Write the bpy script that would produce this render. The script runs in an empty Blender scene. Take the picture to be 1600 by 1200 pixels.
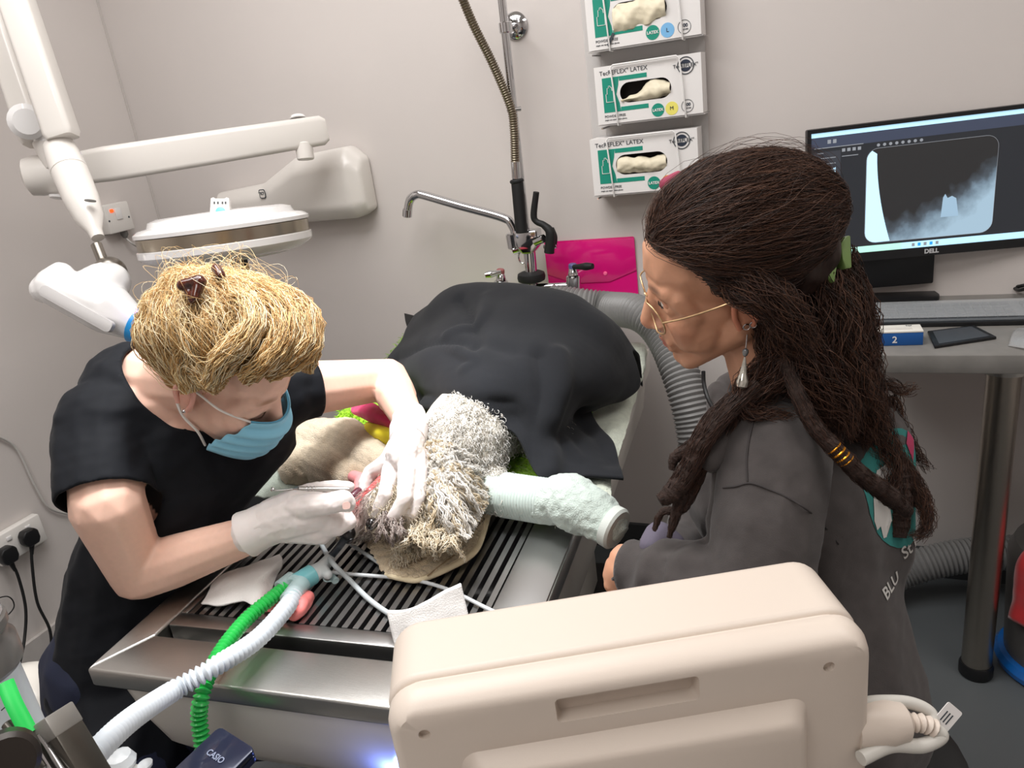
import bpy, bmesh, math, random
import numpy as np
from mathutils import Vector, Matrix, noise
from mathutils.bvhtree import BVHTree
random.seed(7); rng = np.random.default_rng(7)
S = bpy.context.scene; C = S.collection

# ---------------------------------------------------------------- camera
CAM_H = 1.4; FPX = 1200.0
def _basis(yaw=24, pitch=20, roll=7.9):
    y, p, r = map(math.radians, (yaw, pitch, roll))
    fw = np.array([-math.sin(y)*math.cos(p), math.cos(y)*math.cos(p), -math.sin(p)])
    rt = np.array([math.cos(y), math.sin(y), 0]); up = np.cross(rt, fw)
    return fw, rt*math.cos(r) - up*math.sin(r), up*math.cos(r) + rt*math.sin(r)
FW, RT, UP = _basis()
cd = bpy.data.cameras.new('camera'); cam = bpy.data.objects.new('camera', cd); C.objects.link(cam)
cd.sensor_width = 36; cd.lens = FPX/1600*36; cd.clip_start = .02
cam.matrix_world = Matrix(((RT[0], UP[0], -FW[0], 0), (RT[1], UP[1], -FW[1], 0), (RT[2], UP[2], -FW[2], CAM_H), (0, 0, 0, 1)))
S.camera = cam
# ---------------------------------------------------------------- world, lights, exposure
S.view_settings.view_transform = 'Standard'; S.view_settings.look = 'None'
S.view_settings.gamma = 1; S.view_settings.use_curve_mapping = False
S.view_settings.exposure = 0.0
w = bpy.data.worlds.new('world'); S.world = w; w.use_nodes = True
w.node_tree.nodes['Background'].inputs[0].default_value = (.9, .93, 1, 1)
w.node_tree.nodes['Background'].inputs[1].default_value = .4
def area(name, loc, target, size, power, col=(1, 1, 1), sy=None, spread=None):
    l = bpy.data.lights.new(name, 'AREA'); l.energy = power; l.size = size; l.color = col
    if sy: l.shape = 'RECTANGLE'; l.size_y = sy
    if spread: l.spread = math.radians(spread)
    o = bpy.data.objects.new(name, l); C.objects.link(o); o.location = loc
    o.rotation_euler = (Vector(target) - Vector(loc)).to_track_quat('-Z', 'Y').to_euler(); return o
area('ceiling_and_fill_light', (-.95, .85, 2.58), (-.95, .85, 0), 1.3, 41, (1, .988, .975), 1.3)
area('ceiling_and_fill_light', (-.45, -.75, 2.58), (-.45, -.75, 0), .9, 16, (1, .975, .95), .9)
area('ceiling_and_fill_light', (1.0, 1.0, 2.58), (1.0, 1.0, 0), .9, 13, (1, .965, .93), .9)  # added fill that lifts the dim right side, no lamp known there
def spot(name, loc, target, power, angle, col=(1, 1, 1), radius=.1, blend=.5):
    l = bpy.data.lights.new(name, 'SPOT'); l.energy = power; l.spot_size = math.radians(angle); l.spot_blend = blend
    l.color = col; l.shadow_soft_size = radius
    o = bpy.data.objects.new(name, l); C.objects.link(o); o.location = loc
    o.rotation_euler = (Vector(target) - Vector(loc)).to_track_quat('-Z', 'Y').to_euler(); return o
spot('operating_lamp_light', (-.55, 1.02, 2.2), (-.76, .95, .9), 118, 44, (.97, .985, 1), .12, .7)

# ---------------------------------------------------------------- helpers: points
def P(px, py, t):
    return np.array([0, 0, CAM_H]) + t*(FW + RT*(px-800)/FPX - UP*(py-600)/FPX)
def ray(px, py): return FW + RT*(px-800)/FPX - UP*(py-600)/FPX
def PY(px, py, Y): d = ray(px, py); return P(px, py, Y/d[1])
def PZ(px, py, z): d = ray(px, py); return P(px, py, (z-CAM_H)/d[2])
def PX(px, py, X): d = ray(px, py); return P(px, py, X/d[0])
def unit(v): v = np.asarray(v, float); return v/np.linalg.norm(v)
def px2m(n, t): return n*t/FPX
def catmull(pts, n):
    p = np.asarray(pts, float)
    if len(p) == 2:
        s = np.linspace(0, 1, n)[:, None]; return p[0]*(1-s) + p[1]*s
    q = np.vstack([2*p[0]-p[1], p, 2*p[-1]-p[-2]])
    u = np.linspace(0, len(p)-1-1e-9, n); i = u.astype(int); f = (u-i)[:, None] if p.ndim == 2 else (u-i)
    a, b, c, d = q[i], q[i+1], q[i+2], q[i+3]
    return .5*((2*b) + (-a+c)*f + (2*a-5*b+4*c-d)*f*f + (-a+3*b-3*c+d)*f**3)
def arclen(p):
    d = np.linalg.norm(np.diff(p, axis=0), axis=1); return np.concatenate([[0], np.cumsum(d)])
def resample(p, n):
    s = arclen(p); u = np.linspace(0, s[-1], n)
    return np.stack([np.interp(u, s, p[:, k]) for k in range(3)], 1)

# ---------------------------------------------------------------- helpers: materials
def lin(c):
    return tuple((x/12.92 if x <= .04045 else ((x+.055)/1.055)**2.4) for x in [v/255 for v in c]) + (1,)
MATS = {}
def mat(name, rgb, rough=.5, metal=0, vary=0, vscale=30, bump=0, bscale=200, sheen=0, sss=0, sssr=(.01, .004, .002),
        trans=0, ior=1.45, alpha=1, coat=0, emit=None, estr=0, attr=None, brushed=None, aniso=0, detail=3, spec=.5, bdist=.002, stops=None):
    if name in MATS: return MATS[name]
    m = bpy.data.materials.new(name); m.use_nodes = True; nt = m.node_tree; b = nt.nodes['Principled BSDF']
    I = b.inputs; L = nt.links
    I['Base Color'].default_value = lin(rgb); I['Roughness'].default_value = rough; I['Metallic'].default_value = metal
    I['IOR'].default_value = ior; I['Transmission Weight'].default_value = trans; I['Alpha'].default_value = alpha
    I['Coat Weight'].default_value = coat; I['Sheen Weight'].default_value = sheen; I['Specular IOR Level'].default_value = spec
    I['Subsurface Weight'].default_value = sss
    if sss: I['Subsurface Radius'].default_value = (1, .4, .25); I['Subsurface Scale'].default_value = sssr[0]
    if sheen: I['Sheen Roughness'].default_value = .5
    if emit is not None: I['Emission Color'].default_value = lin(emit); I['Emission Strength'].default_value = estr
    tc = nt.nodes.new('ShaderNodeTexCoord')
    col = None
    if attr:
        a = nt.nodes.new('ShaderNodeAttribute'); a.attribute_name = attr; col = a.outputs['Color']
    if vary:
        n = nt.nodes.new('ShaderNodeTexNoise'); n.inputs['Scale'].default_value = vscale; n.inputs['Detail'].default_value = detail
        L.new(tc.outputs['Object'], n.inputs['Vector'])
        mp = nt.nodes.new('ShaderNodeMapRange'); mp.inputs['From Min'].default_value = .3; mp.inputs['From Max'].default_value = .7
        mp.inputs['To Min'].default_value = 1-vary; mp.inputs['To Max'].default_value = 1+vary*.6
        L.new(n.outputs['Fac'], mp.inputs['Value'])
        mx = nt.nodes.new('ShaderNodeMix'); mx.data_type = 'RGBA'; mx.blend_type = 'MULTIPLY'; mx.inputs[0].default_value = 1
        if col is None: mx.inputs[6].default_value = lin(rgb)
        else: L.new(col, mx.inputs[6])
        L.new(mp.outputs[0], mx.inputs[7]); col = mx.outputs[2]
    if col is not None: L.new(col, I['Base Color'])
    if bump:
        n = nt.nodes.new('ShaderNodeTexNoise'); n.inputs['Scale'].default_value = bscale; n.inputs['Detail'].default_value = 4
        vec = tc.outputs['Object']
        if brushed:
            mpn = nt.nodes.new('ShaderNodeMapping'); mpn.inputs['Scale'].default_value = brushed; L.new(vec, mpn.inputs['Vector']); vec = mpn.outputs[0]
        L.new(vec, n.inputs['Vector'])
        bp = nt.nodes.new('ShaderNodeBump'); bp.inputs['Strength'].default_value = bump; bp.inputs['Distance'].default_value = bdist
        L.new(n.outputs['Fac'], bp.inputs['Height']); L.new(bp.outputs[0], I['Normal'])
    MATS[name] = m; return m

# ---------------------------------------------------------------- helpers: objects
def thing(name, label, cat, group=None, loc=(0, 0, 0), kind=None):
    o = bpy.data.objects.new(name, None); C.objects.link(o); o.location = Vector(loc); o.empty_display_size = .05
    tag(o, label, cat, group, kind); return o
def tag(o, label=None, cat=None, group=None, kind=None):
    if label: o['label'] = label
    if cat: o['category'] = cat
    if group: o['group'] = group
    if kind: o['kind'] = kind
    return o
def attach(o, parent):
    if parent is not None:
        o.parent = parent
        if parent.type == 'EMPTY': o.matrix_parent_inverse = Matrix.Translation(parent.location).inverted()
def link(name, me, m, parent=None, smooth=False, auto=None):
    o = bpy.data.objects.new(name, me); C.objects.link(o)
    if m is not None and not me.materials: me.materials.append(m)
    if smooth: me.polygons.foreach_set('use_smooth', [True]*len(me.polygons))
    if auto: me.polygons.foreach_set('use_smooth', [True]*len(me.polygons)); me.set_sharp_from_angle(angle=math.radians(auto))
    attach(o, parent); return o
def mesh_np(name, V, Q):
    me = bpy.data.meshes.new(name); V = np.asarray(V, np.float32); Q = np.asarray(Q, np.int32); k = Q.shape[1]
    me.vertices.add(len(V)); me.vertices.foreach_set('co', V.ravel())
    me.loops.add(Q.size); me.loops.foreach_set('vertex_index', Q.ravel())
    me.polygons.add(len(Q)); me.polygons.foreach_set('loop_start', np.arange(0, Q.size, k, dtype=np.int32))
    me.update(calc_edges=True); return me
def set_attr(me, name, cols):
    a = me.color_attributes.new(name, 'FLOAT_COLOR', 'POINT'); c = np.ones((len(me.vertices), 4), np.float32); c[:, :3] = cols
    a.data.foreach_set('color', c.ravel())
def bm_link(name, bm, m, parent=None, auto=35, bevel=0, segs=2):
    if bevel:
        bmesh.ops.bevel(bm, geom=list(bm.edges), offset=bevel, segments=segs, affect='EDGES', clamp_overlap=True, profile=.5)
    bmesh.ops.recalc_face_normals(bm, faces=bm.faces)
    me = bpy.data.meshes.new(name); bm.to_mesh(me); bm.free(); return link(name, me, m, parent, auto=auto)
class Fr:
    """a local frame: origin, x, y directions, z = x cross y"""
    def __init__(s, o, x, y, z=None):
        s.o = np.asarray(o, float); s.x = unit(x); y = np.asarray(y, float); s.y = unit(y - s.x*(y@s.x)); s.z = np.cross(s.x, s.y)
    def at(s, a, b, c=0): return s.o + s.x*a + s.y*b + s.z*c
    def M(s): return Matrix(((s.x[0], s.y[0], s.z[0], s.o[0]), (s.x[1], s.y[1], s.z[1], s.o[1]), (s.x[2], s.y[2], s.z[2], s.o[2]), (0, 0, 0, 1)))
WORLD = Fr((0, 0, 0), (1, 0, 0), (0, 1, 0))
def bm_box(bm, fr, a0, a1, b0, b1, c0, c1):
    v = [bm.verts.new(fr.at(a, b, c)) for c in (c0, c1) for (a, b) in ((a0, b0), (a1, b0), (a1, b1), (a0, b1))]
    for f in ((3, 2, 1, 0), (4, 5, 6, 7), (0, 1, 5, 4), (1, 2, 6, 5), (2, 3, 7, 6), (3, 0, 4, 7)): bm.faces.new([v[i] for i in f])
def box(name, fr, a, b, c, m, parent=None, bevel=.002, segs=2):
    bm = bmesh.new(); bm_box(bm, fr, a[0], a[1], b[0], b[1], c[0], c[1]); return bm_link(name, bm, m, parent, bevel=bevel, segs=segs)
def bm_prism(bm, fr, pts, c0, c1):
    lo = [bm.verts.new(fr.at(p[0], p[1], c0)) for p in pts]; hi = [bm.verts.new(fr.at(p[0], p[1], c1)) for p in pts]
    n = len(pts); bm.faces.new(hi); bm.faces.new(lo[::-1])
    for i in range(n): j = (i+1) % n; bm.faces.new((lo[i], lo[j], hi[j], hi[i]))
def prism(name, fr, pts, c0, c1, m, parent=None, bevel=0, segs=2, auto=35):
    bm = bmesh.new(); bm_prism(bm, fr, pts, c0, c1); return bm_link(name, bm, m, parent, bevel=bevel, segs=segs, auto=auto)
def rrect(x0, x1, y0, y1, r, n=6):
    out = []
    for (cx, cy, a0) in ((x1-r, y0+r, -90), (x1-r, y1-r, 0), (x0+r, y1-r, 90), (x0+r, y0+r, 180)):
        for i in range(n+1): a = math.radians(a0+90*i/n); out.append((cx+r*math.cos(a), cy+r*math.sin(a)))
    return out
def circ(cx, cy, r, n=24): return [(cx+r*math.cos(2*math.pi*i/n), cy+r*math.sin(2*math.pi*i/n)) for i in range(n)]
def frames(p):
    T = np.gradient(p, axis=0); T /= np.linalg.norm(T, axis=1)[:, None]+1e-12
    a = np.array([0, 0, 1.]) if abs(T[0][2]) < .9 else np.array([1., 0, 0])
    n = unit(np.cross(T[0], a)); N = [n]
    for i in range(1, len(p)):
        n = n - T[i]*(n@T[i]); n = n/np.linalg.norm(n); N.append(n)
    N = np.array(N); return T, N, np.cross(T, N)
def tube_vq(p, r, seg=10, cap=True, base=0, flat=1.0):
    p = np.asarray(p, float); n = len(p); r = np.broadcast_to(np.asarray(r, float), (n,)); T, N, Bn = frames(p)
    a = np.linspace(0, 2*math.pi, seg, endpoint=False)
    V = p[:, None, :] + r[:, None, None]*(np.cos(a)[None, :, None]*N[:, None, :] + flat*np.sin(a)[None, :, None]*Bn[:, None, :])
    V = V.reshape(-1, 3); Q = []
    i = np.arange(n-1)[:, None]; j = np.arange(seg)[None, :]; j2 = (j+1) % seg
    Q = np.stack([i*seg+j, i*seg+j2, (i+1)*seg+j2, (i+1)*seg+j], -1).reshape(-1, 4)
    if cap:
        V = np.vstack([V, p[0], p[-1]]); k = n*seg
        jj = np.arange(seg); jn = (jj+1) % seg
        Q = np.vstack([Q, np.stack([np.full(seg, k), jn, jj, jj], -1)[:, [0, 1, 2, 2]], np.stack([np.full(seg, k+1), (n-1)*seg+jj, (n-1)*seg+jn, (n-1)*seg+jn], -1)])
    return V, Q + base
def mesh_vq(name, V, Q):
    """quads where a repeated last index means a triangle"""
    faces = [tuple(q[:3]) if q[2] == q[3] else tuple(q) for q in Q.tolist()]
    me = bpy.data.meshes.new(name); me.from_pydata(np.asarray(V).tolist(), [], faces); me.update(); return me
def tube(name, pts, r, m, parent=None, n=None, seg=12, flat=1.0, straight=False, auto=50):
    pts = np.asarray(pts, float)
    if straight: p = pts; rr = r
    else:
        n = n or max(2, 6*(len(pts)-1)+1); p = catmull(pts, n) if len(pts) > 2 else np.array(pts)
        rr = r if np.isscalar(r) else np.interp(np.linspace(0, 1, len(p)), np.linspace(0, 1, len(r)), r)
    V, Q = tube_vq(p, rr, seg, True, 0, flat); return link(name, mesh_vq(name, V, Q), m, parent, auto=auto)
def ribbed(name, pts, r, pitch, depth, m, parent=None, seg=16, square=False):
    p = catmull(pts, 200); L = arclen(p)[-1]; n = int(L/pitch)*4+1; p = resample(p, n)
    ph = np.arange(n) % 4; rr = r - depth*np.where((ph == 0) | (ph == 3 if square else ph == 99), 1, np.where(ph == 2, 0, .35))
    V, Q = tube_vq(p, rr, seg, True); return link(name, mesh_vq(name, V, Q), m, parent, auto=32)
def lathe(name, fr, prof, m, parent=None, seg=28, auto=35):
    """prof: (radius, height) list about the frame's z axis"""
    bm = bmesh.new(); rings = []
    for (r, h) in prof:
        if r < 1e-6: rings.append([bm.verts.new(fr.at(0, 0, h))])
        else: rings.append([bm.verts.new(fr.at(r*math.cos(2*math.pi*i/seg), r*math.sin(2*math.pi*i/seg), h)) for i in range(seg)])
    for A, B in zip(rings, rings[1:]):
        for i in range(seg):
            j = (i+1) % seg
            if len(A) == 1 and len(B) == 1: continue
            if len(A) == 1: bm.faces.new((A[0], B[i], B[j]))
            elif len(B) == 1: bm.faces.new((A[i], A[j], B[0]))
            else: bm.faces.new((A[i], A[j], B[j], B[i]))
    for R_, top in ((rings[0], False), (rings[-1], True)):
        if len(R_) > 1: bm.faces.new(R_ if top else R_[::-1])
    return bm_link(name, bm, m, parent, auto=auto)
def axis_frame(p0, p1):
    z = unit(np.asarray(p1)-np.asarray(p0)); a = np.array([1., 0, 0]) if abs(z[0]) < .8 else np.array([0, 1., 0])
    x = unit(np.cross(a, z)); return Fr(p0, x, np.cross(z, x))
def rod(name, p0, p1, r, m, parent=None, r1=None, seg=20, ends=.15):
    L = np.linalg.norm(np.asarray(p1)-np.asarray(p0)); r1 = r if r1 is None else r1; e = min(r, r1)*ends
    return lathe(name, axis_frame(p0, p1), [(r-e, 0), (r, e), (r1, L-e), (r1-e, L)], m, parent, seg)
def grid_vq(cps, nu, nv):
    c = np.asarray(cps, float)                       # rows (v) x cols (u) x 3
    a = np.stack([catmull(c[i], nu) for i in range(c.shape[0])], 0)
    b = np.stack([catmull(a[:, j], nv) for j in range(nu)], 1)
    i = np.arange(nv-1)[:, None]; j = np.arange(nu-1)[None]
    Q = np.stack([i*nu+j, i*nu+j+1, (i+1)*nu+j+1, (i+1)*nu+j], -1).reshape(-1, 4)
    return b, Q
def grid_normals(b):
    du = np.gradient(b, axis=1); dv = np.gradient(b, axis=0); n = np.cross(du, dv); return n/(np.linalg.norm(n, axis=2)[..., None]+1e-12)
def fnoise(p, scale, seed=0, octv=3):
    """cheap value noise from sums of rotated sines (vectorised)"""
    p = np.asarray(p)*scale; r = np.random.default_rng(100+seed); out = 0; amp = 1; tot = 0
    for o in range(octv):
        for k in range(4):
            d = unit(r.normal(size=3)); out = out + amp*np.sin((p@d)*(2**o)*2.2 + r.uniform(0, 6.28)); tot += amp
        amp *= .5
    return out/tot*1.8
def cloth(name, cps, m, parent=None, nu=60, nv=60, thick=.004, disp=None, up=1):
    b, Q = grid_vq(cps, nu, nv)
    if disp is not None:
        n = grid_normals(b)*up; b = b + n*disp(b)[..., None]
    o = link(name, mesh_np(name, b.reshape(-1, 3), Q), m, parent, smooth=True)
    s = o.modifiers.new('thickness', 'SOLIDIFY'); s.thickness = thick; s.offset = -1 if up > 0 else 1
    return o
def text_mesh(body, size, extrude=.0004, align='CENTER', bold=0, shear=0, spacing=1):
    cu = bpy.data.curves.new('lettering', 'FONT'); cu.body = body; cu.size = size; cu.extrude = extrude; cu.align_x = align; cu.align_y = 'CENTER'
    cu.offset = bold; cu.resolution_u = 3; cu.shear = shear; cu.space_character = spacing
    o = bpy.data.objects.new('lettering', cu); C.objects.link(o); dg = bpy.context.evaluated_depsgraph_get()
    me = bpy.data.meshes.new_from_object(o.evaluated_get(dg)); bpy.data.objects.remove(o); bpy.data.curves.remove(cu); me.name = 'lettering'
    me.materials.clear(); return me
def text(body, size, fr, a, b, m, parent, off=.0006, name='lettering', **k):
    me = text_mesh(body, size, **k); me.transform(Fr(fr.at(a, b, off), fr.x, fr.y).M()); return link(name, me, m, parent)
def hull(bm, pts):
    vs = [bm.verts.new(p) for p in pts]; r = bmesh.ops.convex_hull(bm, input=vs)
    bmesh.ops.delete(bm, geom=[g for g in set(r['geom_interior']+r['geom_unused']) if isinstance(g, bmesh.types.BMVert)], context='VERTS')
_ico = None
def ico():
    global _ico
    if _ico is None:
        b = bmesh.new(); bmesh.ops.create_icosphere(b, subdivisions=2, radius=1); _ico = np.array([v.co[:] for v in b.verts]); b.free()
    return _ico
def blob(name, caps, ells=(), voxel=.004, smooth=6, extra=None):
    """union of tapered capsules (p0,r0,p1,r1) and ellipsoids (center, 3x3 axes) as one smooth continuous mesh"""
    bm = bmesh.new(); I = ico()
    for (p0, r0, p1, r1) in caps:
        b2 = bmesh.new(); hull(b2, np.vstack([np.asarray(p0)+I*r0, np.asarray(p1)+I*r1])); me = bpy.data.meshes.new('t'); b2.to_mesh(me); b2.free(); bm.from_mesh(me); bpy.data.meshes.remove(me)
    for (c, A) in ells:
        b2 = bmesh.new(); hull(b2, np.asarray(c)+I@np.asarray(A)); me = bpy.data.meshes.new('t'); b2.to_mesh(me); b2.free(); bm.from_mesh(me); bpy.data.meshes.remove(me)
    bmesh.ops.recalc_face_normals(bm, faces=bm.faces)
    me = bpy.data.meshes.new(name); bm.to_mesh(me); bm.free()
    o = bpy.data.objects.new('t', me); C.objects.link(o)
    r = o.modifiers.new('r', 'REMESH'); r.mode = 'VOXEL'; r.voxel_size = voxel
    if smooth: s = o.modifiers.new('s', 'SMOOTH'); s.factor = .5; s.iterations = smooth
    dg = bpy.context.evaluated_depsgraph_get(); out = bpy.data.meshes.new_from_object(o.evaluated_get(dg))
    bpy.data.objects.remove(o); bpy.data.meshes.remove(me); out.name = name; return out
def co_of(me):
    a = np.empty(len(me.vertices)*3, np.float32); me.vertices.foreach_get('co', a); return a.reshape(-1, 3).astype(float)
def no_of(me):
    a = np.empty(len(me.vertices)*3, np.float32); me.vertices.foreach_get('normal', a); return a.reshape(-1, 3).astype(float)
def set_co(me, v): me.vertices.foreach_set('co', np.asarray(v, np.float32).ravel()); me.update()
def seg_dist(p, a, b):
    a = np.asarray(a); b = np.asarray(b); d = b-a; t = np.clip(((p-a)@d)/(d@d), 0, 1); return np.linalg.norm(p-(a+t[:, None]*d), axis=1), t
def carve(me, fn, it=12):
    """delete the faces whose middle satisfies fn and even out the new border"""
    bm = bmesh.new(); bm.from_mesh(me); bm.faces.ensure_lookup_table()
    cen = np.array([f.calc_center_median()[:] for f in bm.faces]); kill = fn(cen)
    bmesh.ops.delete(bm, geom=[bm.faces[i] for i in np.nonzero(kill)[0]], context='FACES')
    bmesh.ops.delete(bm, geom=[v for v in bm.verts if not v.link_faces], context='VERTS')
    for _ in range(it):
        new = {}
        for v in bm.verts:
            if v.is_boundary:
                nb = [e.other_vert(v).co for e in v.link_edges if e.is_boundary]
                if len(nb) == 2: new[v] = v.co*.4 + (nb[0]+nb[1])*.3
        for v, c in new.items(): v.co = c
    bm.to_mesh(me); bm.free(); me.update()
def strands_mesh(name, paths, r0, r1, cols=None, sides=3):
    """paths: (K, N, 3) polylines; tapered thin tubes in one mesh"""
    p = np.asarray(paths, float); K, N, _ = p.shape
    T = np.gradient(p, axis=1); T /= np.linalg.norm(T, axis=2)[..., None]+1e-12
    a = rng.normal(size=(K, 1, 3)); Nn = np.cross(T, np.broadcast_to(a, T.shape)); Nn /= np.linalg.norm(Nn, axis=2)[..., None]+1e-12
    Bn = np.cross(T, Nn); s = np.linspace(0, 1, N)
    r0 = np.broadcast_to(np.asarray(r0, float), (K,)); r1 = np.broadcast_to(np.asarray(r1, float), (K,))
    rr = r0[:, None]*(1-s) + r1[:, None]*s
    an = np.linspace(0, 2*math.pi, sides, endpoint=False)
    V = p[:, :, None, :] + rr[:, :, None, None]*(np.cos(an)[None, None, :, None]*Nn[:, :, None, :] + np.sin(an)[None, None, :, None]*Bn[:, :, None, :])
    V = V.reshape(-1, 3)
    k = np.arange(K)[:, None, None]; i = np.arange(N-1)[None, :, None]; j = np.arange(sides)[None, None, :]; j2 = (j+1) % sides
    b = k*N*sides + i*sides
    Q = np.stack([b+j, b+j2, b+sides+j2, b+sides+j], -1).reshape(-1, 4)
    me = mesh_np(name, V, Q)
    if cols is not None: set_attr(me, 'tint', np.repeat(np.asarray(cols), N*sides, axis=0))
    return me

# ---------------------------------------------------------------- shared materials
M_wall = mat('wall_paint', (206, 199, 195), .55, bump=.06, bscale=300, vary=.02, vscale=2)
M_floor = mat('floor_vinyl', (88, 92, 94), .45, vary=.15, vscale=900, bump=.03, bscale=500)
M_steel = mat('brushed_steel', (186, 184, 180), .33, 1, bump=.12, bscale=60, brushed=(1, 30, 1), vary=.05, vscale=8)
M_chrome = mat('chrome', (205, 205, 207), .08, 1, vary=.03, vscale=10)
M_white = mat('white_plastic', (226, 222, 217), .35, vary=.015, vscale=6)
M_gloss = mat('glossy_white_plastic', (232, 230, 229), .15, coat=.5, vary=.015, vscale=6)
M_black = mat('black_plastic', (22, 22, 24), .4, vary=.1, vscale=50)
M_rubber = mat('black_rubber', (18, 18, 19), .6, bump=.05, bscale=300)
M_ink = mat('dark_print', (60, 66, 72), .6, vary=.02)
# ================================================================ THE ROOM
WY = 2.1; LX = -2.2; RX = 1.7; FY = -1.7; CZ = 2.62
def room(name, a, b, c, m): o = box(name, WORLD, a, b, c, m, None, bevel=0); o['kind'] = 'structure'; return o
room('floor', (LX-.1, RX+.1), (FY-.1, WY+.1), (-.1, 0), M_floor)
room('wall_back', (LX-.1, RX+.1), (WY, WY+.1), (0, CZ), M_wall)
room('wall_left', (LX-.1, LX), (FY-.1, WY), (0, CZ), M_wall)
room('wall_right', (RX, RX+.1), (FY-.1, WY), (0, CZ), M_wall)
room('wall_front', (LX, RX), (FY-.1, FY), (0, CZ), M_wall)
room('ceiling', (LX-.1, RX+.1), (FY-.1, WY+.1), (CZ, CZ+.1), mat('ceiling_paint', (235, 233, 230), .7, vary=.01))
room('trim_1', (LX+.0005, LX+.004), (WY-.007, WY-.0005), (.1, CZ), mat('corner_sealant', (196, 189, 185), .6, vary=.02))
M_skirt = mat('skirting_vinyl', (196, 190, 186), .45, vary=.05)
room('baseboard_left', (LX+.0005, LX+.014), (FY, WY-.015), (0, .09), M_skirt)
room('baseboard_back', (LX+.0005, RX), (WY-.014, WY-.0005), (0, .09), mat('dark_skirting', (60, 62, 64), .5, vary=.08))
# ceiling area lights stay outside the frame; the right-hand one is added fill

# ================================================================ TUB TABLE
TA = math.radians(4.5)
TF = Fr((-.983, .578, .72), (math.cos(TA), math.sin(TA), 0), (-math.sin(TA), math.cos(TA), 0))
TW, TL = .632, 1.36
tb = thing('treatment_table', 'steel-rimmed wet table with slatted grate and white tub body, the patient lying on it', 'table', loc=(TF.at(TW/2, TL/2, -.72)))
M_tub = mat('tub_enamel', (222, 217, 208), .3, coat=.3, vary=.02, vscale=5)
def rail(name, pts, m, h=-.031):   # mitred flat rim rails with a folded down edge
    return prism(name, TF, pts, h, 0, m, tb, bevel=.004, segs=3)
RW, RF = .052, .082
rail('front_rail', [(0, 0), (TW, 0), (TW-RW, RF), (RW, RF)], M_steel)
rail('side_rail', [(0, 0), (RW, RF), (RW, .62), (0, .62)], mat('brushed_steel_side', (186, 184, 180), .33, 1, bump=.12, bscale=60, brushed=(30, 1, 1)))
rail('side_rail', [(TW, 0), (TW, .62), (TW-RW, .62), (TW-RW, RF)], MATS['brushed_steel_side'])
rail('rear_rim', [(0, .62), (RW, .62), (RW, TL-RW), (TW-RW, TL-RW), (TW-RW, .62), (TW, .62), (TW, TL), (0, TL)], M_tub, -.06)
# basin: steel walls and a dark floor
bm = bmesh.new()
for (a0, a1, b0, b1) in ((RW-.006, RW, RF-.006, TL-RW), (TW-RW, TW-RW+.006, RF-.006, TL-RW), (RW, TW-RW, RF-.006, RF), (RW, TW-RW, TL-RW-.006, TL-RW)):
    bm_box(bm, TF, a0, a1, b0, b1, -.13, -.004)
bm_link('basin_wall', bm, M_steel, tb)
box('basin_floor', TF, (RW-.006, TW-RW+.006), (RF-.006, TL-RW), (-.14, -.125), mat('basin_dark', (26, 28, 36), .35, vary=.2, vscale=9), tb)
box('drain_plate', TF, (RW, RW+.075), (RF, RF+.05), (-.05, -.046), M_steel, tb)
# white tub body, tapering down, rounded lower edge
bm = bmesh.new(); prof = [(.012, -.03), (.02, -.10), (.03, -.15), (.045, -.175), (.07, -.188), (.12, -.192)]
rings = []
for (ins, z) in prof:
    rings.append([bm.verts.new(TF.at(p[0], p[1], z)) for p in rrect(ins*1.5, TW-ins*.6, ins*.9, TL-ins*.6, .03+ins*.5, 5)])
for A, B_ in zip(rings, rings[1:]):
    n = len(A)
    for i in range(n): bm.faces.new((A[i], A[(i+1) % n], B_[(i+1) % n], B_[i]))
bm.faces.new(rings[-1]); bm_link('tub_body', bm, M_tub, tb, auto=60)
box('body_seam', TF, (.495, .498), (.015, .0165), (-.1, -.032), mat('seam_gray', (150, 150, 160), .5), tb, bevel=0)
box('pedestal', TF, (.2, .46), (.72, 1.2), (-.66, -.18), M_tub, tb, bevel=.01)
box('pedestal_foot', TF, (.12, .54), (.6, 1.3), (-.72, -.66), M_black, tb, bevel=.01)
# grate
GA0, GA1, GB0, GB1 = RW+.002, TW-.004, .108, .63
M_slat = mat('slat_steel', (176, 175, 174), .3, 1, bump=.1, bscale=60, brushed=(40, 1, 1))
box('grate_front', TF, (GA0, GA1-.01), (GB0, GB0+.03), (-.036, -.001), M_slat, tb, bevel=.003)
box('grate_side', TF, (TW-.078, TW-.003), (GB0+.03, GB1), (-.004, .003), M_slat, tb, bevel=.0015)
box('grate_side', TF, (GA0, GA0+.012), (GB0+.03, GB1), (-.03, -.001), M_slat, tb, bevel=.002)
n_sl = 27; span = (TW-.078)-(GA0+.012); pit = span/n_sl
bm = bmesh.new(); bm_box(bm, WORLD, -.0048, .0048, 0, GB1-GB0-.03, -.022, -.001); sl_me = bpy.data.meshes.new('slat'); bm.to_mesh(sl_me); bm.free(); sl_me.materials.append(M_slat)
for i in range(n_sl):
    o = bpy.data.objects.new('slat', sl_me); C.objects.link(o); attach(o, tb)
    a = GA0+.012+pit*(i+.5); q = TF.at(a, GB0+.03, 0); o.matrix_basis = Fr(q, TF.x, TF.y).M()
for b in (.27, .45):
    box('grate_crossbar', TF, (GA0, TW-.08), (b, b+.012), (-.04, -.024), M_slat, tb, bevel=.001)
led = PZ(573, 1187, .58); lb = TF.at(.455, .027, -.135)
lathe('power_light', axis_frame(lb, lb-TF.y*.01), [(.004, 0), (.004, .004), (.0015, .006)], mat('blue_led', (40, 90, 255), .3, emit=(60, 120, 255), estr=14), tb, seg=12)
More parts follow.
